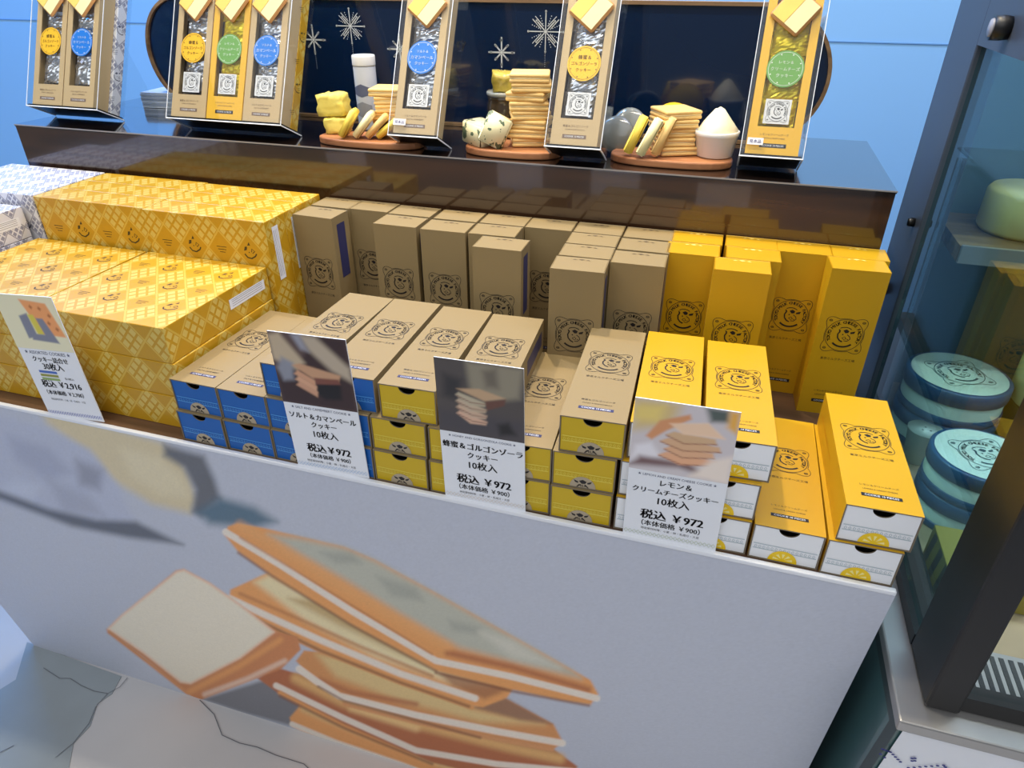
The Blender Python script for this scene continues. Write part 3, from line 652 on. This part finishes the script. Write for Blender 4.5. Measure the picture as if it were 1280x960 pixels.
def sample(xc, yr, off, kind, label, sample_tag=False, plain_logo=True, depth=.030):
    o = thing('sample_cookie_box', label, 'cookie box', (xc, yr, ZS+.0008), 0, 'sample cookie boxes in acrylic cases', rx=-TILT)
    w = .0635; a = w/2; y0 = -AD+.0032; z0 = .0045; H = .2; sl = YCARD_LIT if kind == 'lemon' else KRAFT_LIT; x = off
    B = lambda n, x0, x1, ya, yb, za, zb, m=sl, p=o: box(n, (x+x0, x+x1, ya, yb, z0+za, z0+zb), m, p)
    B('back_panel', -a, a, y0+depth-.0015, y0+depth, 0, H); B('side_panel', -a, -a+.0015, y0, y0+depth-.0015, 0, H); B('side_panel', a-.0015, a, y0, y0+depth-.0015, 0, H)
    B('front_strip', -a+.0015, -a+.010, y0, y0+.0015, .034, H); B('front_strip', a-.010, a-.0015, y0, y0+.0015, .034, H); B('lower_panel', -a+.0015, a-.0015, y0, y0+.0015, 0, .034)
    B('inner_lining', -a+.0016, a-.0016, y0+.018, y0+.019, 0, H, mat('lining_brown', (74, 52, 40), .8))
    pk = GOLDFOIL if kind == 'lemon' else SILVER
    for k, (za, zb) in enumerate(((.036, .072), (.070, .098), (.096, .126), (.124, .15), (.148, .18))):
        p_ = foil_pack('foil_packet', z0+za, z0+zb, w-.019, y0+.012-.0007*k, pk, o, int(xc*1e4+off*1e4) % 1000+k+5); p_.location.x = x+(.0015 if k % 2 else -.001)
        if k == 0 and plain_logo:
            lg = Flat(); lg.v = [(q[0]*.55, q[1]*.55) for q in LOGO.v]; lg.f = LOGO.f
            pt = box('packet_patch', (-.0155, .0155, y0+.0028, y0+.0032, z0+.0385, z0+.0685), mat('patch_grey', (222, 222, 224), .6), p_, 0)
            lg.build('packet_emblem', INK, p_, lambda u, v: (u, y0+.0026, z0+.0535+v))
    col, words_, tc = STK[kind]; r = .0222; zc = z0+.104; ys = y0-.0006
    st = Flat().disc(0, 0, r, n=40).build('round_sticker', mat('sticker_'+kind, col, .4), o, lambda u, v: (x+u, ys, zc+v))
    f = Flat().ribbon([(r*.90*math.cos(2*math.pi*i/40), r*.90*math.sin(2*math.pi*i/40)) for i in range(40)], .0004, True)
    for body, dz, wd in zip(words_, (.008, 0, -.008), (.017, .034, .020)): f.text(body, 0, dz, width=wd, bold=.02)
    for q in range(8): aa = R_(22.5+45*q); f.disc(r*.82*math.cos(aa), r*.82*math.sin(aa), .0008, n=8)
    f.build('sticker_text', mat('sticker_ink_'+kind, tc, .5), st, lambda u, v: (x+u, ys-.0002, zc+v))
    # cut-out cookie fixed above the sticker
    zc2 = z0+.171; hd = .031
    bm = bmesh.new(); add_box(bm, -.022, .022, -.003, .003, -.022, .022, .0035, 3); ck_ = bm_obj('cookie_cutout', bm, CRUST, o, True); ck_.location = (x+.001, ys-.0035, zc2); ck_.rotation_euler = (0, R_(45-8), 0)
    for nm, xa, xb, m in (('cookie_face', -.0195, -.0005, CHEESE_Y), ('cookie_face', .0, .0195, CREAM)):
        box(nm, (xa, xb, -.0036, -.003, -.0195, .0195), m, ck_, .0002)
    t = Flat().text(NAMES[kind][0], 0, .0245, width=.034).text(NAMES[kind][1], 0, .0200, width=.026)
    t.build('product_name', mat('kraft_ink', (96, 70, 44), .6), o, lambda u, v: (x+u, y0-.0002, z0+v))
    nb = Flat().rect(-.016, .016, .0085, .0135).build('count_bar', mat('grey_bar', (120, 98, 84), .6) if kind != 'lemon' else INK, o, lambda u, v: (x+u, y0-.0002, z0+v))
    Flat().text('COOKIE 10 PIECES', 0, .011, width=.026).build('count_text', PAPER, nb, lambda u, v: (x+u, y0-.0003, z0+v))
    if sample_tag:
        lb = Flat().rect(-.031, -.012, .010, .0185).build('sample_tag', PAPER, o, lambda u, v: (x+u, -AD-.0009, z0+v))
        Flat().text('見本品', -.0215, .01425, width=.014, bold=.02).build('tag_text', mat('violet_ink', (70, 60, 130), .5), lb, lambda u, v: (x+u, -AD-.0011, z0+v))
    return o
def inner_gift(xc, yr, w, material, label):
    o = thing('wrapped_gift_box', label, 'gift box', (xc, yr, ZS+.0008), 0, rx=-TILT)
    b = box('wrapped_body', (-w/2, w/2, -AD+.034, -.003, .0045, .2045), material, o, .001, uv=True)
    f = Flat()
    for i in range(5):
        (doodle if i % 2 else words)(f, -.016 + (.004 if i % 2 else -.004), .03+.038*i, 1.1, .3)
    f.build('cow_print', DOODLE if material is WRAPY else DOODLEG, o, lambda u, v: (w/2+.0002, u-.002, v))
acrylic(-.266, .433, .0755, 'tilted clear case holding one salt sample box behind first serving board')
sample(-.266, .433, .0, 'salt', 'sample box with blue round sticker alone in its acrylic case', True)
acrylic(-.036, .431, .0755, 'tilted clear case holding one honey sample box between two serving boards')
sample(-.036, .431, .0, 'honey', 'sample box with orange round sticker alone in its acrylic case', False)
acrylic(.2135, .453, .0755, 'tilted clear case holding one yellow lemon sample box at right end')
sample(.2135, .453, .0, 'lemon', 'yellow sample box with green round sticker alone in its acrylic case', True)
acrylic(-.590, .4455, .207, 'wide tilted clear case holding three sample boxes')
for k, dx, l in (('honey', -.0655, 'left beige sample box with yellow sticker in the three-box case'), ('lemon', 0, 'middle yellow sample box with green sticker in the three-box case'), ('salt', .0655, 'right beige sample box with blue sticker in the three-box case')):
    sample(-.590, .4455, dx, k, l)
inner_gift(-.590, .4455, .196, WRAPY, 'yellow wrapped gift box behind the three sample boxes')
acrylic(-.924, .466, .150, 'tilted clear case holding two sample boxes at left end')
for k, dx, l in (('honey', -.034, 'left sample box with yellow sticker in the two-box case'), ('salt', .0315, 'right sample box with blue sticker in the two-box case')):
    sample(-.924, .466, dx, k, l, plain_logo=False)
inner_gift(-.924, .466, .138, WRAPG, 'grey patterned gift box behind the two sample boxes')
# leaflets between the first two cases
lf = thing('leaflet_stack', 'neat pile of pale leaflets between the two-box and three-box cases', 'leaflets', (-.868, .625, ZS+.0004), R_(6))
for k in range(9):
    box('leaflet', (-.05+random.uniform(-.001, .001), .05, -.035+random.uniform(-.001, .001), .035, k*.003, k*.003+.0026), mat('leaflet_grey', (176, 186, 198), .5) if k % 3 else mat('leaflet_white', (216, 224, 232), .5), lf)

# ------------------------------------------------------------------ navy oval sign behind the samples
sg = thing('navy_sign', 'long navy stadium-shaped sign with snowflake prints and thin oak frame', 'sign', (0, .60, ZS+.0005))
xa, xb, zt = -.885, .283, .188
def stadium(r_in):
    r = zt/2-r_in; c0, c1 = xa+zt/2, xb-zt/2
    return [(c1+r*math.cos(t), zt/2+r*math.sin(t)) for t in np.linspace(-math.pi/2, math.pi/2, 28)]+[(c0+r*math.cos(t), zt/2+r*math.sin(t)) for t in np.linspace(math.pi/2, 3*math.pi/2, 28)]
o_ = extrude_poly('panel', stadium(.004), .008, mat('navy_gloss', (6, 30, 62), .12, coat=.5), sg); o_.rotation_euler = (math.pi/2, 0, 0); o_.location = (0, .010, 0)
bm = bmesh.new(); A, B = stadium(0), stadium(.005); n = len(A)
rg = [[bm.verts.new((x, y, z)) for x, z in q] for q, y in ((A, -.003), (A, .014), (B, .014), (B, -.003))]
for k in range(4):
    for i in range(n): bm.faces.new((rg[k][i], rg[k][(i+1) % n], rg[(k+1) % 4][(i+1) % n], rg[(k+1) % 4][i]))
bm_obj('oak_frame', bm, OAK, sg)
SNOW = mat('snow_print', (206, 208, 206), .5)
def snow(u, v, r, style=0):
    p = at(u, v, 1, .6015); f = Flat()
    for k in range(8):
        a = math.pi/4*k; L_ = r*(1.15 if k % 2 == 0 else .85); c, s = math.cos(a), math.sin(a)
        if style: 
            f.ribbon([(c*r*.12, s*r*.12), (c*L_, s*L_)], .0016); f.disc(c*L_, s*L_, .0016, n=8)
            if k % 2:
                for d in (-.0028, .0028): f.ribbon([(c*r*.3-s*d, s*r*.3+c*d), (c*r*1.1-s*d, s*r*1.1+c*d)], .0012)
        else: f.ribbon([(c*r*.15, s*r*.15), (c*L_, s*L_)], .0024); f.disc(c*L_*.8, s*L_*.8, .002, n=6)
    if style:
        for k in range(8):
            a = math.pi/8+math.pi/4*k
            for q in (.35, .5, .65, .8, .95): f.disc(r*q*math.cos(a), r*q*math.sin(a), .0008, n=6)
    for q in range(8): f.disc(0, -r*1.15-.003*q, .0006, n=6)
    f.disc(0, 0, .0025, n=10)
    f.build('snowflake_print', SNOW, sg, lambda x, z: (p[0]+x, .0013, p[2]-ZS+z))
for u, v, r, s in ((438, 33, .022, 1), (392, 50, .020, 0), (500, 62, .020, 0), (682, 40, .024, 1), (627, 66, .019, 0)): snow(u, v, r, s)
p = at(577, 58, 1, .6015); Flat().text('ry', p[0], p[2]-ZS, width=.015, bold=.02).build('sign_lettering', SNOW, sg, lambda x, z: (x, .0013, z))
box('sign_foot', (-.75, .15, -.004, .02, 0, .004), OAK, sg)

# ================================================================== FOOD ON SERVING BOARDS
COOKIE = mat('baked_cookie', (236, 196, 122), .6, var=.12, vscale=40); COOKIE_EDGE = mat('baked_edge', (206, 146, 78), .65); FILL = mat('cream_filling', (244, 226, 170), .5)
BUTTER = mat('soft_yellow_cheese', (242, 222, 110), .45, var=.08, vscale=30, bump=.4, bscale=120); CHEDDAR = mat('firm_yellow_cheese', (240, 210, 84), .5, var=.06, vscale=40); PALECH = mat('pale_cheese', (248, 236, 176), .5)
ZB = .0105
def serving_board(cx, cy, pts, label):
    o = thing('serving_board', label, 'serving board', (cx, cy, ZS+.0004), 0, 'wooden serving boards on the riser shelf')
    extrude_poly('board_slab', pts, ZB-.001, BOARDW, o, .002)
    return o
def oval(rx, ry, n=28, p=2.6): return [(rx*math.copysign(abs(math.cos(t))**(2/p), math.cos(t)), ry*math.copysign(abs(math.sin(t))**(2/p), math.sin(t))) for t in np.linspace(0, 2*math.pi, n, endpoint=False)]
def cookie_proto():
    r = thing('sandwich_cookie', 'x', 'cookie'); 
    for nm, z0, z1, m, w in (('biscuit', 0, .0052, COOKIE, .0275), ('cream_layer', .0052, .0066, FILL, .0262), ('biscuit', .0066, .0118, COOKIE, .0275)):
        bm = bmesh.new(); add_box(bm, -w, w, -w, w, z0, z1, .0024 if m is COOKIE else 0, 3); bm_obj(nm, bm, m, r, True)
    return r
CKP = cookie_proto()
def cookie_stack(x, y, n, where, rz0=0, sc=1):
    for k in range(n):
        o = copy_tree(CKP); o.location = (x+random.uniform(-.0035, .0035), y+random.uniform(-.003, .003), ZS+ZB+k*.0120*sc+.0002); o.rotation_euler = (0, 0, rz0+random.uniform(-.22, .22)); o.scale = (sc, sc, sc)
        pos = 'bottom' if k == 0 else 'top' if k == n-1 else ORD[k]+' from bottom'
        o['label'] = f'square sandwich cookie, {pos} in the stack {where}'; o['group'] = 'stacked sandwich cookies'
def wedge(name, label, cat, loc, size, rot, m, bev=.002, rough=0, cut=.0, parts=None):
    bm = bmesh.new(); sx, sy, sz = size; add_box(bm, -sx/2, sx/2, -sy/2, sy/2, 0, sz)
    if rough:
        bmesh.ops.subdivide_edges(bm, edges=bm.edges, cuts=4, use_grid_fill=True)
        for v in bm.verts:
            v.co += Vector((random.uniform(-1, 1), random.uniform(-1, 1), random.uniform(-1, 1)*(v.co.z > .001)))*rough
    else: bmesh.ops.bevel(bm, geom=list(bm.edges), offset=bev, segments=2, affect='EDGES')
    o = bm_obj(name, bm, m, None, True); o.location = loc; o.rotation_euler = rot
    return tag(o, label, cat)
zb = ZS+ZB+.0002
# board beside the three-box case
serving_board(-.355, .432, oval(.085, .036), 'wooden board with butter, cheese slices and cookies left of blue-sticker case')
cookie_stack(-.334, .468, 6, 'beside the salt canister', .3, .92)
wedge('cheese_block', 'lower lumpy butter block on the first serving board', 'cheese', (-.418, .447, zb), (.034, .030, .022), (0, 0, .2), BUTTER, rough=.0016)
wedge('butter_block', 'upper ragged butter pat balanced on the lower block', 'butter', (-.424, .450, zb+.0245), (.042, .028, .030), (0, R_(-3), .1), BUTTER, rough=.0022)
for k, (dx, a, m) in enumerate(((-.395, 33, CHEDDAR), (-.374, 40, PALECH), (-.356, 46, COOKIE), (-.341, 52, CHEDDAR))):
    wedge('cheese_slice', f'leaning cheese slice, {ORD[k]} from the left on the first serving board', 'cheese', (dx, .416+.004*k, zb+.003), (.010, .030, .042), (0, R_(a), R_(14)), m, .0018)['group'] = 'leaning cheese slices'
cn = thing('salt_canister', 'tall white and grey printed salt canister behind the butter', 'canister', (-.412, .535, ZS+.0004), R_(20)); cn.scale = (.84, .84, .97)
lathe('canister_body', [(.0205, 0), (.021, .002), (.021, .096), (.0205, .098)], mat('canister_white', (206, 210, 216), .4), cn)
lathe('canister_lid', [(.0216, .0985), (.0218, .1), (.0218, .112), (.0208, .114)], mat('canister_lid_white', (228, 228, 226), .4), cn)
for z0, z1, m in ((.02, .045, (150, 152, 158)), (.052, .072, (98, 104, 128))):
    V = []; n_ = 12
    for i in range(n_+1):
        a = R_(-160+i*100/n_)
        for z in (z0+.004*abs(i-n_/2)/n_*2, z1-.006*abs(i-n_/2)/n_*2): V.append((.0213*math.cos(a), .0213*math.sin(a), z))
    mesh_obj('canister_print', V, [[2*i, 2*i+2, 2*i+3, 2*i+1] for i in range(n_)], mat('canister_ink%d' % int(z0*1000), m, .5), cn)
# board between the salt and honey cases
serving_board(-.1335, .440, oval(.071, .040), 'wooden board with blue cheese and tall cookie stack in the middle')
cookie_stack(-.115, .458, 8, 'beside the honey jar', .2, 1.0)
BLUECH = bpy.data.materials.new('blue_cheese'); BLUECH.use_nodes = True; nt = BLUECH.node_tree; e = N(nt)
tc = nt.nodes.new('ShaderNodeTexCoord'); vo = nt.nodes.new('ShaderNodeTexNoise'); vo.inputs['Scale'].default_value = 95; vo.inputs['Detail'].default_value = 2; nt.links.new(tc.outputs['Object'], vo.inputs[0])
nt.links.new(e.mix(e.m('GREATER_THAN', vo.outputs['Fac'], .60), L4((240, 230, 184)), L4((96, 112, 84))), nt.nodes['Principled BSDF'].inputs['Base Color'])
wedge('blue_cheese', 'left wedge of veined blue cheese lying on the middle board', 'cheese', (-.184, .437, zb), (.044, .036, .030), (0, R_(6), R_(-32)), BLUECH, .002)
wedge('blue_cheese', 'right slab of veined blue cheese standing on the middle board', 'cheese', (-.163, .417, zb+.004), (.036, .018, .042), (R_(-6), R_(24), R_(6)), BLUECH, .002)
jr = thing('honey_jar', 'round glass honey jar behind the middle cookie stack', 'jar', (-.176, .535, ZS+.0004))
lathe('jar_glass', [(.026, 0), (.029, .004), (.029, .05), (.027, .055), (.0285, .058), (.0285, .062)], mat('honey_glass', (66, 54, 40), .1, coat=.6), jr)
lathe('jar_rim', [(.0292, .0622), (.030, .064), (.030, .067), (.0285, .068)], mat('clear_rim', (150, 150, 140), .1), jr)
wedge('honeycomb', 'golden honeycomb chunk resting on top of the honey jar', 'honeycomb', (-.172, .535, ZS+.0688), (.046, .034, .026), (0, 0, .3), mat('honeycomb_gold', (196, 172, 70), .15, coat=.6, var=.4, vscale=150), rough=.003)
# board before the plain navy stretch
serving_board(.087, .452, oval(.082, .040), 'wooden board with cheese slices, cookies and cream cheese at right')
cookie_stack(.086, .467, 5, 'beside the cream cheese ramekin', .5, .95)
for k, (dx, dy, a, m) in enumerate(((.030, .426, 22, CHEDDAR), (.048, .418, 25, PALECH), (.067, .426, 22, COOKIE))):
    wedge('cheese_stick', f'upright tilted cheese stick, {ORD[k]} from the left on the right board', 'cheese', (dx, dy, zb+.003), (.013, .012, .052), (R_(-14), R_(a), 0), m, .002)['group'] = 'tilted cheese sticks'
ln = thing('lemon_half', 'halved yellow lemon standing behind the right cookie stack', 'lemon', (.080, .508, zb+.030), 0, rx=R_(-80))
lathe('lemon_skin', [(.004, -.030), (.018, -.024), (.027, -.012), (.029, 0), (.0275, .0004)], mat('lemon_skin', (240, 190, 24), .4, bump=.2, bscale=300), ln)
lathe('lemon_flesh', [(.026, .0005), (.0255, .001), (.001, .0012)], mat('lemon_flesh', (246, 204, 60), .3), ln)
rm = thing('ramekin', 'white fluted ramekin heaped with cream cheese beside the lemon case', 'ramekin', (.143, .462, zb))
lathe('ramekin_dish', [(.0225, 0), (.0235, .001), (.0275, .026), (.0285, .027), (.029, .0325), (.0275, .033), (.026, .029), (.022, .027)], mat('ramekin_white', (228, 226, 222), .25), rm, n=56, flute=.022)
bm = bmesh.new(); rr = []
for k, (r, z) in enumerate(((.026, .028), (.0255, .033), (.020, .042), (.013, .051), (.006, .0585), (.001, .061))):
    rr.append([bm.verts.new((r*math.cos(2*math.pi*i/20)*(1+.08*math.sin(3*i+k)), r*math.sin(2*math.pi*i/20)*(1+.08*math.cos(2*i+k)), z+.0012*math.sin(5*i+2*k))) for i in range(20)])
for A, B in zip(rr, rr[1:]):
    for i in range(20): bm.faces.new((A[i], A[(i+1) % 20], B[(i+1) % 20], B[i]))
bm.faces.new(rr[0][::-1]); bm.faces.new(rr[-1]); bm_obj('cream_cheese', bm, mat('cream_cheese', (246, 238, 206), .5), rm, True)
for i, (x, y, z, l) in enumerate(((.018, .515, .032, 'upper grey glass lid propped behind the cheese sticks'), (.006, .480, .026, 'lower grey glass lid propped left of the cheese sticks'))):
    g = lathe('glass_lid', [(.020, 0), (.024, .001), (.025, .004), (.022, .007), (.012, .010), (.002, .011)], mat('grey_glass', (128, 132, 128), .12, coat=.5), None); g.location = (x, y, ZS+z); g.rotation_euler = (R_(72), 0, R_(-8)); tag(g, l, 'lid')
for c in list(CKP.children): bpy.data.objects.remove(c)
bpy.data.objects.remove(CKP)

# ================================================================== REFRIGERATED CASE ON THE RIGHT
XC, ZL = .42, -.097
FR = mat('case_frame_grey', (62, 70, 84), .45); STEEL = mat('brushed_steel', (170, 168, 166), .35, metal=.7); TEAL = mat('teal_base_panel', (62, 98, 100), .3, coat=.4)
rc = thing('refrigerated_case', 'tall dark framed glass cheese case standing right of the counter', 'display case', (XC, 0, ZF))
def RC(name, b, m, bev=0, p=rc): return box(name, (b[0]-XC, b[1]-XC, b[2], b[3], b[4]-ZF, b[5]-ZF), m, p, bev)
X1 = 1.35
RC('front_post', (XC, XC+.030, -.042, .032, ZL+.001, .80), BLACK, .003)
RC('rear_post', (XC, XC+.030, .475, .612, ZL+.001, .80), FR, .002); RC('upper_panel', (XC, XC+.030, .032, .475, .425, .80), FR)
RC('bottom_rail', (XC, XC+.030, .032, .475, ZL+.001, ZL+.016), BLACK)
sg_ = RC('side_glass', (XC+.006, XC+.010, .0325, .4745, ZL+.0165, .4245), CASEGLASS)
RC('front_glass', (XC+.031, X1, -.030, -.026, ZL+.020, .80), clear_mat('clear_case_glass', (.93, .97, .96), ior=1.3))
RC('bottom_rail', (XC+.0305, X1, -.036, -.020, ZL+.001, ZL+.0195), BLACK)
RC('steel_ledge', (XC-.024, X1, -.064, .66, ZL-.014, ZL), STEEL, .002)
RC('back_wall', (XC+.031, X1, .600, .612, ZL+.001, .80), mat('case_back_teal', (74, 98, 104), .5))
RC('deck', (XC+.0305, X1, -.0195, .5995, ZL+.0005, ZL+.004), mat('deck_board', (168, 146, 118), .6, var=.35, vscale=14))
bm = bmesh.new(); X0 = XC-.020
pr = [(-.058, ZL-.0145), (.60, ZL-.0145), (.60, ZF+.0005), (.03, ZF+.0005)]
va = [[bm.verts.new((x-XC, y, z-ZF)) for y, z in pr] for x in (X0, X1)]
bm.faces.new(va[0]); bm.faces.new(va[1][::-1])
for i in range(4): bm.faces.new((va[0][i], va[0][(i+1) % 4], va[1][(i+1) % 4], va[1][i]))
bm_obj('base_cabinet', bm, TEAL, rc)
sl_ = (.088)/(ZL-.0145-ZF); fy = lambda z: -.058+(ZL-.0145-z)*sl_
def front_quad(name, xa_, xb_, za, zb_, off, m):
    return mesh_obj(name, [(xa_-XC, fy(za)-off, za-ZF), (xb_-XC, fy(za)-off, za-ZF), (xb_-XC, fy(zb_)-off, zb_-ZF), (xa_-XC, fy(zb_)-off, zb_-ZF)], [[0, 1, 2, 3]], m, rc)
front_quad('white_front_panel', X0+.004, X1, ZF+.02, ZL-.018, .002, PAPER)
V = []
for (z, y) in ((ZL-.016, fy(ZL-.016)), (ZF+.002, fy(ZF+.002))):
    V += [(X0-XC-.0008, y-.002, z-ZF), (X0-XC-.0008, y+.016, z-ZF)]
mesh_obj('corner_trim', V, [[0, 1, 3, 2]], mat('dark_trim', (48, 62, 64), .4), rc)
Flat().rect(-.04, .6, ZL-.034, ZL-.018).build('side_trim', MATS['dark_trim'], rc, lambda y, z: (X0-XC-.0007, y, z-ZF))
# dotted blue pattern on the white front panel
dots = Flat(); DOT = mat('blue_dot_ink', (40, 50, 130), .5)
def dotline(pts, k):
    P = [at(u, v, 1, -.05) for u, v in pts]
    for A, B in zip(P, P[1:]):
        for q in np.linspace(0, 1, k, endpoint=False): c = A+(B-A)*q; dots.disc(c[0], c[2], .0016, n=8)
dotline([(1102, 930), (1112, 934), (1128, 952)], 5); dotline([(1135, 957), (1178, 950), (1190, 965)], 6); dotline([(1100, 938), (1110, 948)], 2); dotline([(1139, 942), (1146, 941)], 2); dotline([(1139, 946), (1146, 945)], 2); dotline([(1166, 958), (1180, 956)], 3); dotline([(1204, 960), (1216, 958)], 3); dotline([(1235, 975), (1270, 985)], 6)
dots.build('dotted_print', DOT, rc, lambda x, z: (x-XC, fy(z)-.0035, z-ZF))
# vent grille behind the front glass
gv = RC('vent_grille', (XC+.032, X1, -.018, .040, ZL+.0045, ZL+.007), STEEL)
for i in range(26):
    x = XC+.036+i*.0085; box('vent_slot', (x-XC, x-XC+.0045, -.012, .034, ZL+.0071-ZF, ZL+.0077-ZF), mat('slot_dark', (40, 44, 48), .6), gv)
# inner shelf with cheese
RC('inner_shelf', (XC+.045, X1, .440, .599, .176, .196), wood_mat('case_shelf_wood', (86, 62, 40), (140, 108, 74), .5, 20)); RC('shelf_front_strip', (XC+.045, X1, .434, .4395, .176, .199), STEEL)
lt = RC('case_lamp', (XC+.06, X1-.05, .30, .34, .780, .792), mat('lamp_housing', (230, 232, 235), .4))
la = light('case_lamp_light', 'AREA', (.85, .30, .775), (.85, .30, 0), 2.4, (.95, 1, .95), .8, .04); 
def clip(u, v, r):
    p = at(u, v, 0, XC); o = lathe('glass_clamp', [(r, -.003), (r, .004), (r*.8, .006)], BLACK, rc, 14); o.rotation_euler = (0, R_(-90), 0); o.location = (p[0]-XC-.003, p[1], p[2]-ZF); return o
clip(1143, 278, .006); clip(1108, 360, .009); 
kb = lathe('latch_knob', [(.011, -.006), (.012, .0), (.012, .010)], BLACK, rc, 20); p = at(1262, 35, 0, XC); kb.rotation_euler = (0, R_(-90), 0); kb.location = (p[0]-XC-.006, p[1], p[2]-ZF)
kf = lathe('knob_face', [(.009, .0102), (.0085, .012)], mat('knob_grey', (150, 150, 158), .4), kb, 18)
# cheese tins, cheese wheels and a striped block inside the case
TINB = mat('tin_blue', (18, 74, 120), .35); TINW = mat('tin_white', (214, 228, 222), .4)
def tin(x, y, z, r, h, label):
    o = thing('cheese_tin', label, 'tin', (x, y, z), R_(20), 'round blue and white cheese tins in the case')
    lathe('tin_body', [(r*.96, 0), (r*.97, .002), (r*.97, h*.60)], TINW, o, 40); lid = lathe('tin_lid', [(r, h*.605), (r*1.01, h*.62), (r*1.01, h*.97), (r*.98, h), (r*.93, h*1.0)], TINB, o, 40)
    Flat().disc(0, 0, r*.92, n=40).build('lid_face', TINW, lid, lambda u, v: (u, v, h+.0004))
    lg = Flat(); s_ = r*.6/.027; lg.v = [(a*s_, b*s_) for a, b in LOGO.v]; lg.f = LOGO.f; lg.build('lid_emblem', mat('tin_ink', (60, 90, 110), .5), lid, lambda u, v: (u, v, h+.0008))
    lathe('base_band', [(r*.99, .0005), (r, .002), (r, h*.2), (r*.985, h*.21)], TINB, o, 40)
zd = ZL+.0045
T1 = at(1186, 505, 2, zd+.104); T2 = at(1226, 592, 2, zd+.104)
tin(.520, .450, zd, .066, .052, 'lower blue and white cheese tin in the rear pair'); tin(.520, .450, zd+.0532, .066, .052, 'upper blue and white cheese tin in the rear pair')
tin(.512, .265, zd, .058, .046, 'lower blue and white cheese tin in the front pair'); tin(.512, .265, zd+.0472, .058, .046, 'upper blue and white cheese tin in the front pair')
WHL = mat('cheese_rind', (238, 218, 150), .5, var=.12, vscale=20)
def wheel(x, y, z, r, h, label):
    o = lathe('round_cheese', [(r*.9, 0), (r, .006), (r, h-.006), (r*.92, h)], WHL, None, 36, (x, y, z)); tag(o, label, 'cheese')
wheel(.555, .530, .1965, .054, .058, 'pale round cheese on the upper case shelf, nearest the side glass'); wheel(.68, .530, .1965, .056, .062, 'pale round cheese on the upper case shelf, farther right')
tag(box('cheese_plinth', (.597, .715, .385, .515, zd, zd+.075), mat('plinth_wood', (120, 96, 66), .6), None, .002), 'low wooden plinth under the lower cheese wheel', 'plinth')
wheel(.650, .450, zd+.0755, .060, .072, 'yellow round cheese on the wooden plinth inside the case')
sb = thing('striped_carton', 'low carton with black and yellow stripes inside the case', 'carton', (.500, .140, zd))
box('carton_body', (-.045, .045, -.035, .035, 0, .045), mat('carton_olive', (150, 132, 36), .5), sb, .001)
for k in range(3): Flat().poly([(-.034+.026*k, .002), (-.022+.026*k, .002), (-.034+.026*k+.006, .043), (-.046+.026*k+.006, .043)]).build('stripe', BLACK, sb, lambda y, z: (-.0452, y, z))
cu = thing('paper_cup', 'small pale cup with three dots beside the tins', 'cup', (.480, .375, zd), 0)
lathe('cup_body', [(.016, 0), (.022, .05), (.023, .051)], TINW, cu); Flat().disc(0, .004, .0015, n=8).disc(-.005, -.004, .0015, n=8).disc(.005, -.004, .0015, n=8).build('cup_dots', INK, cu, lambda x, y: (x, y, .0515))
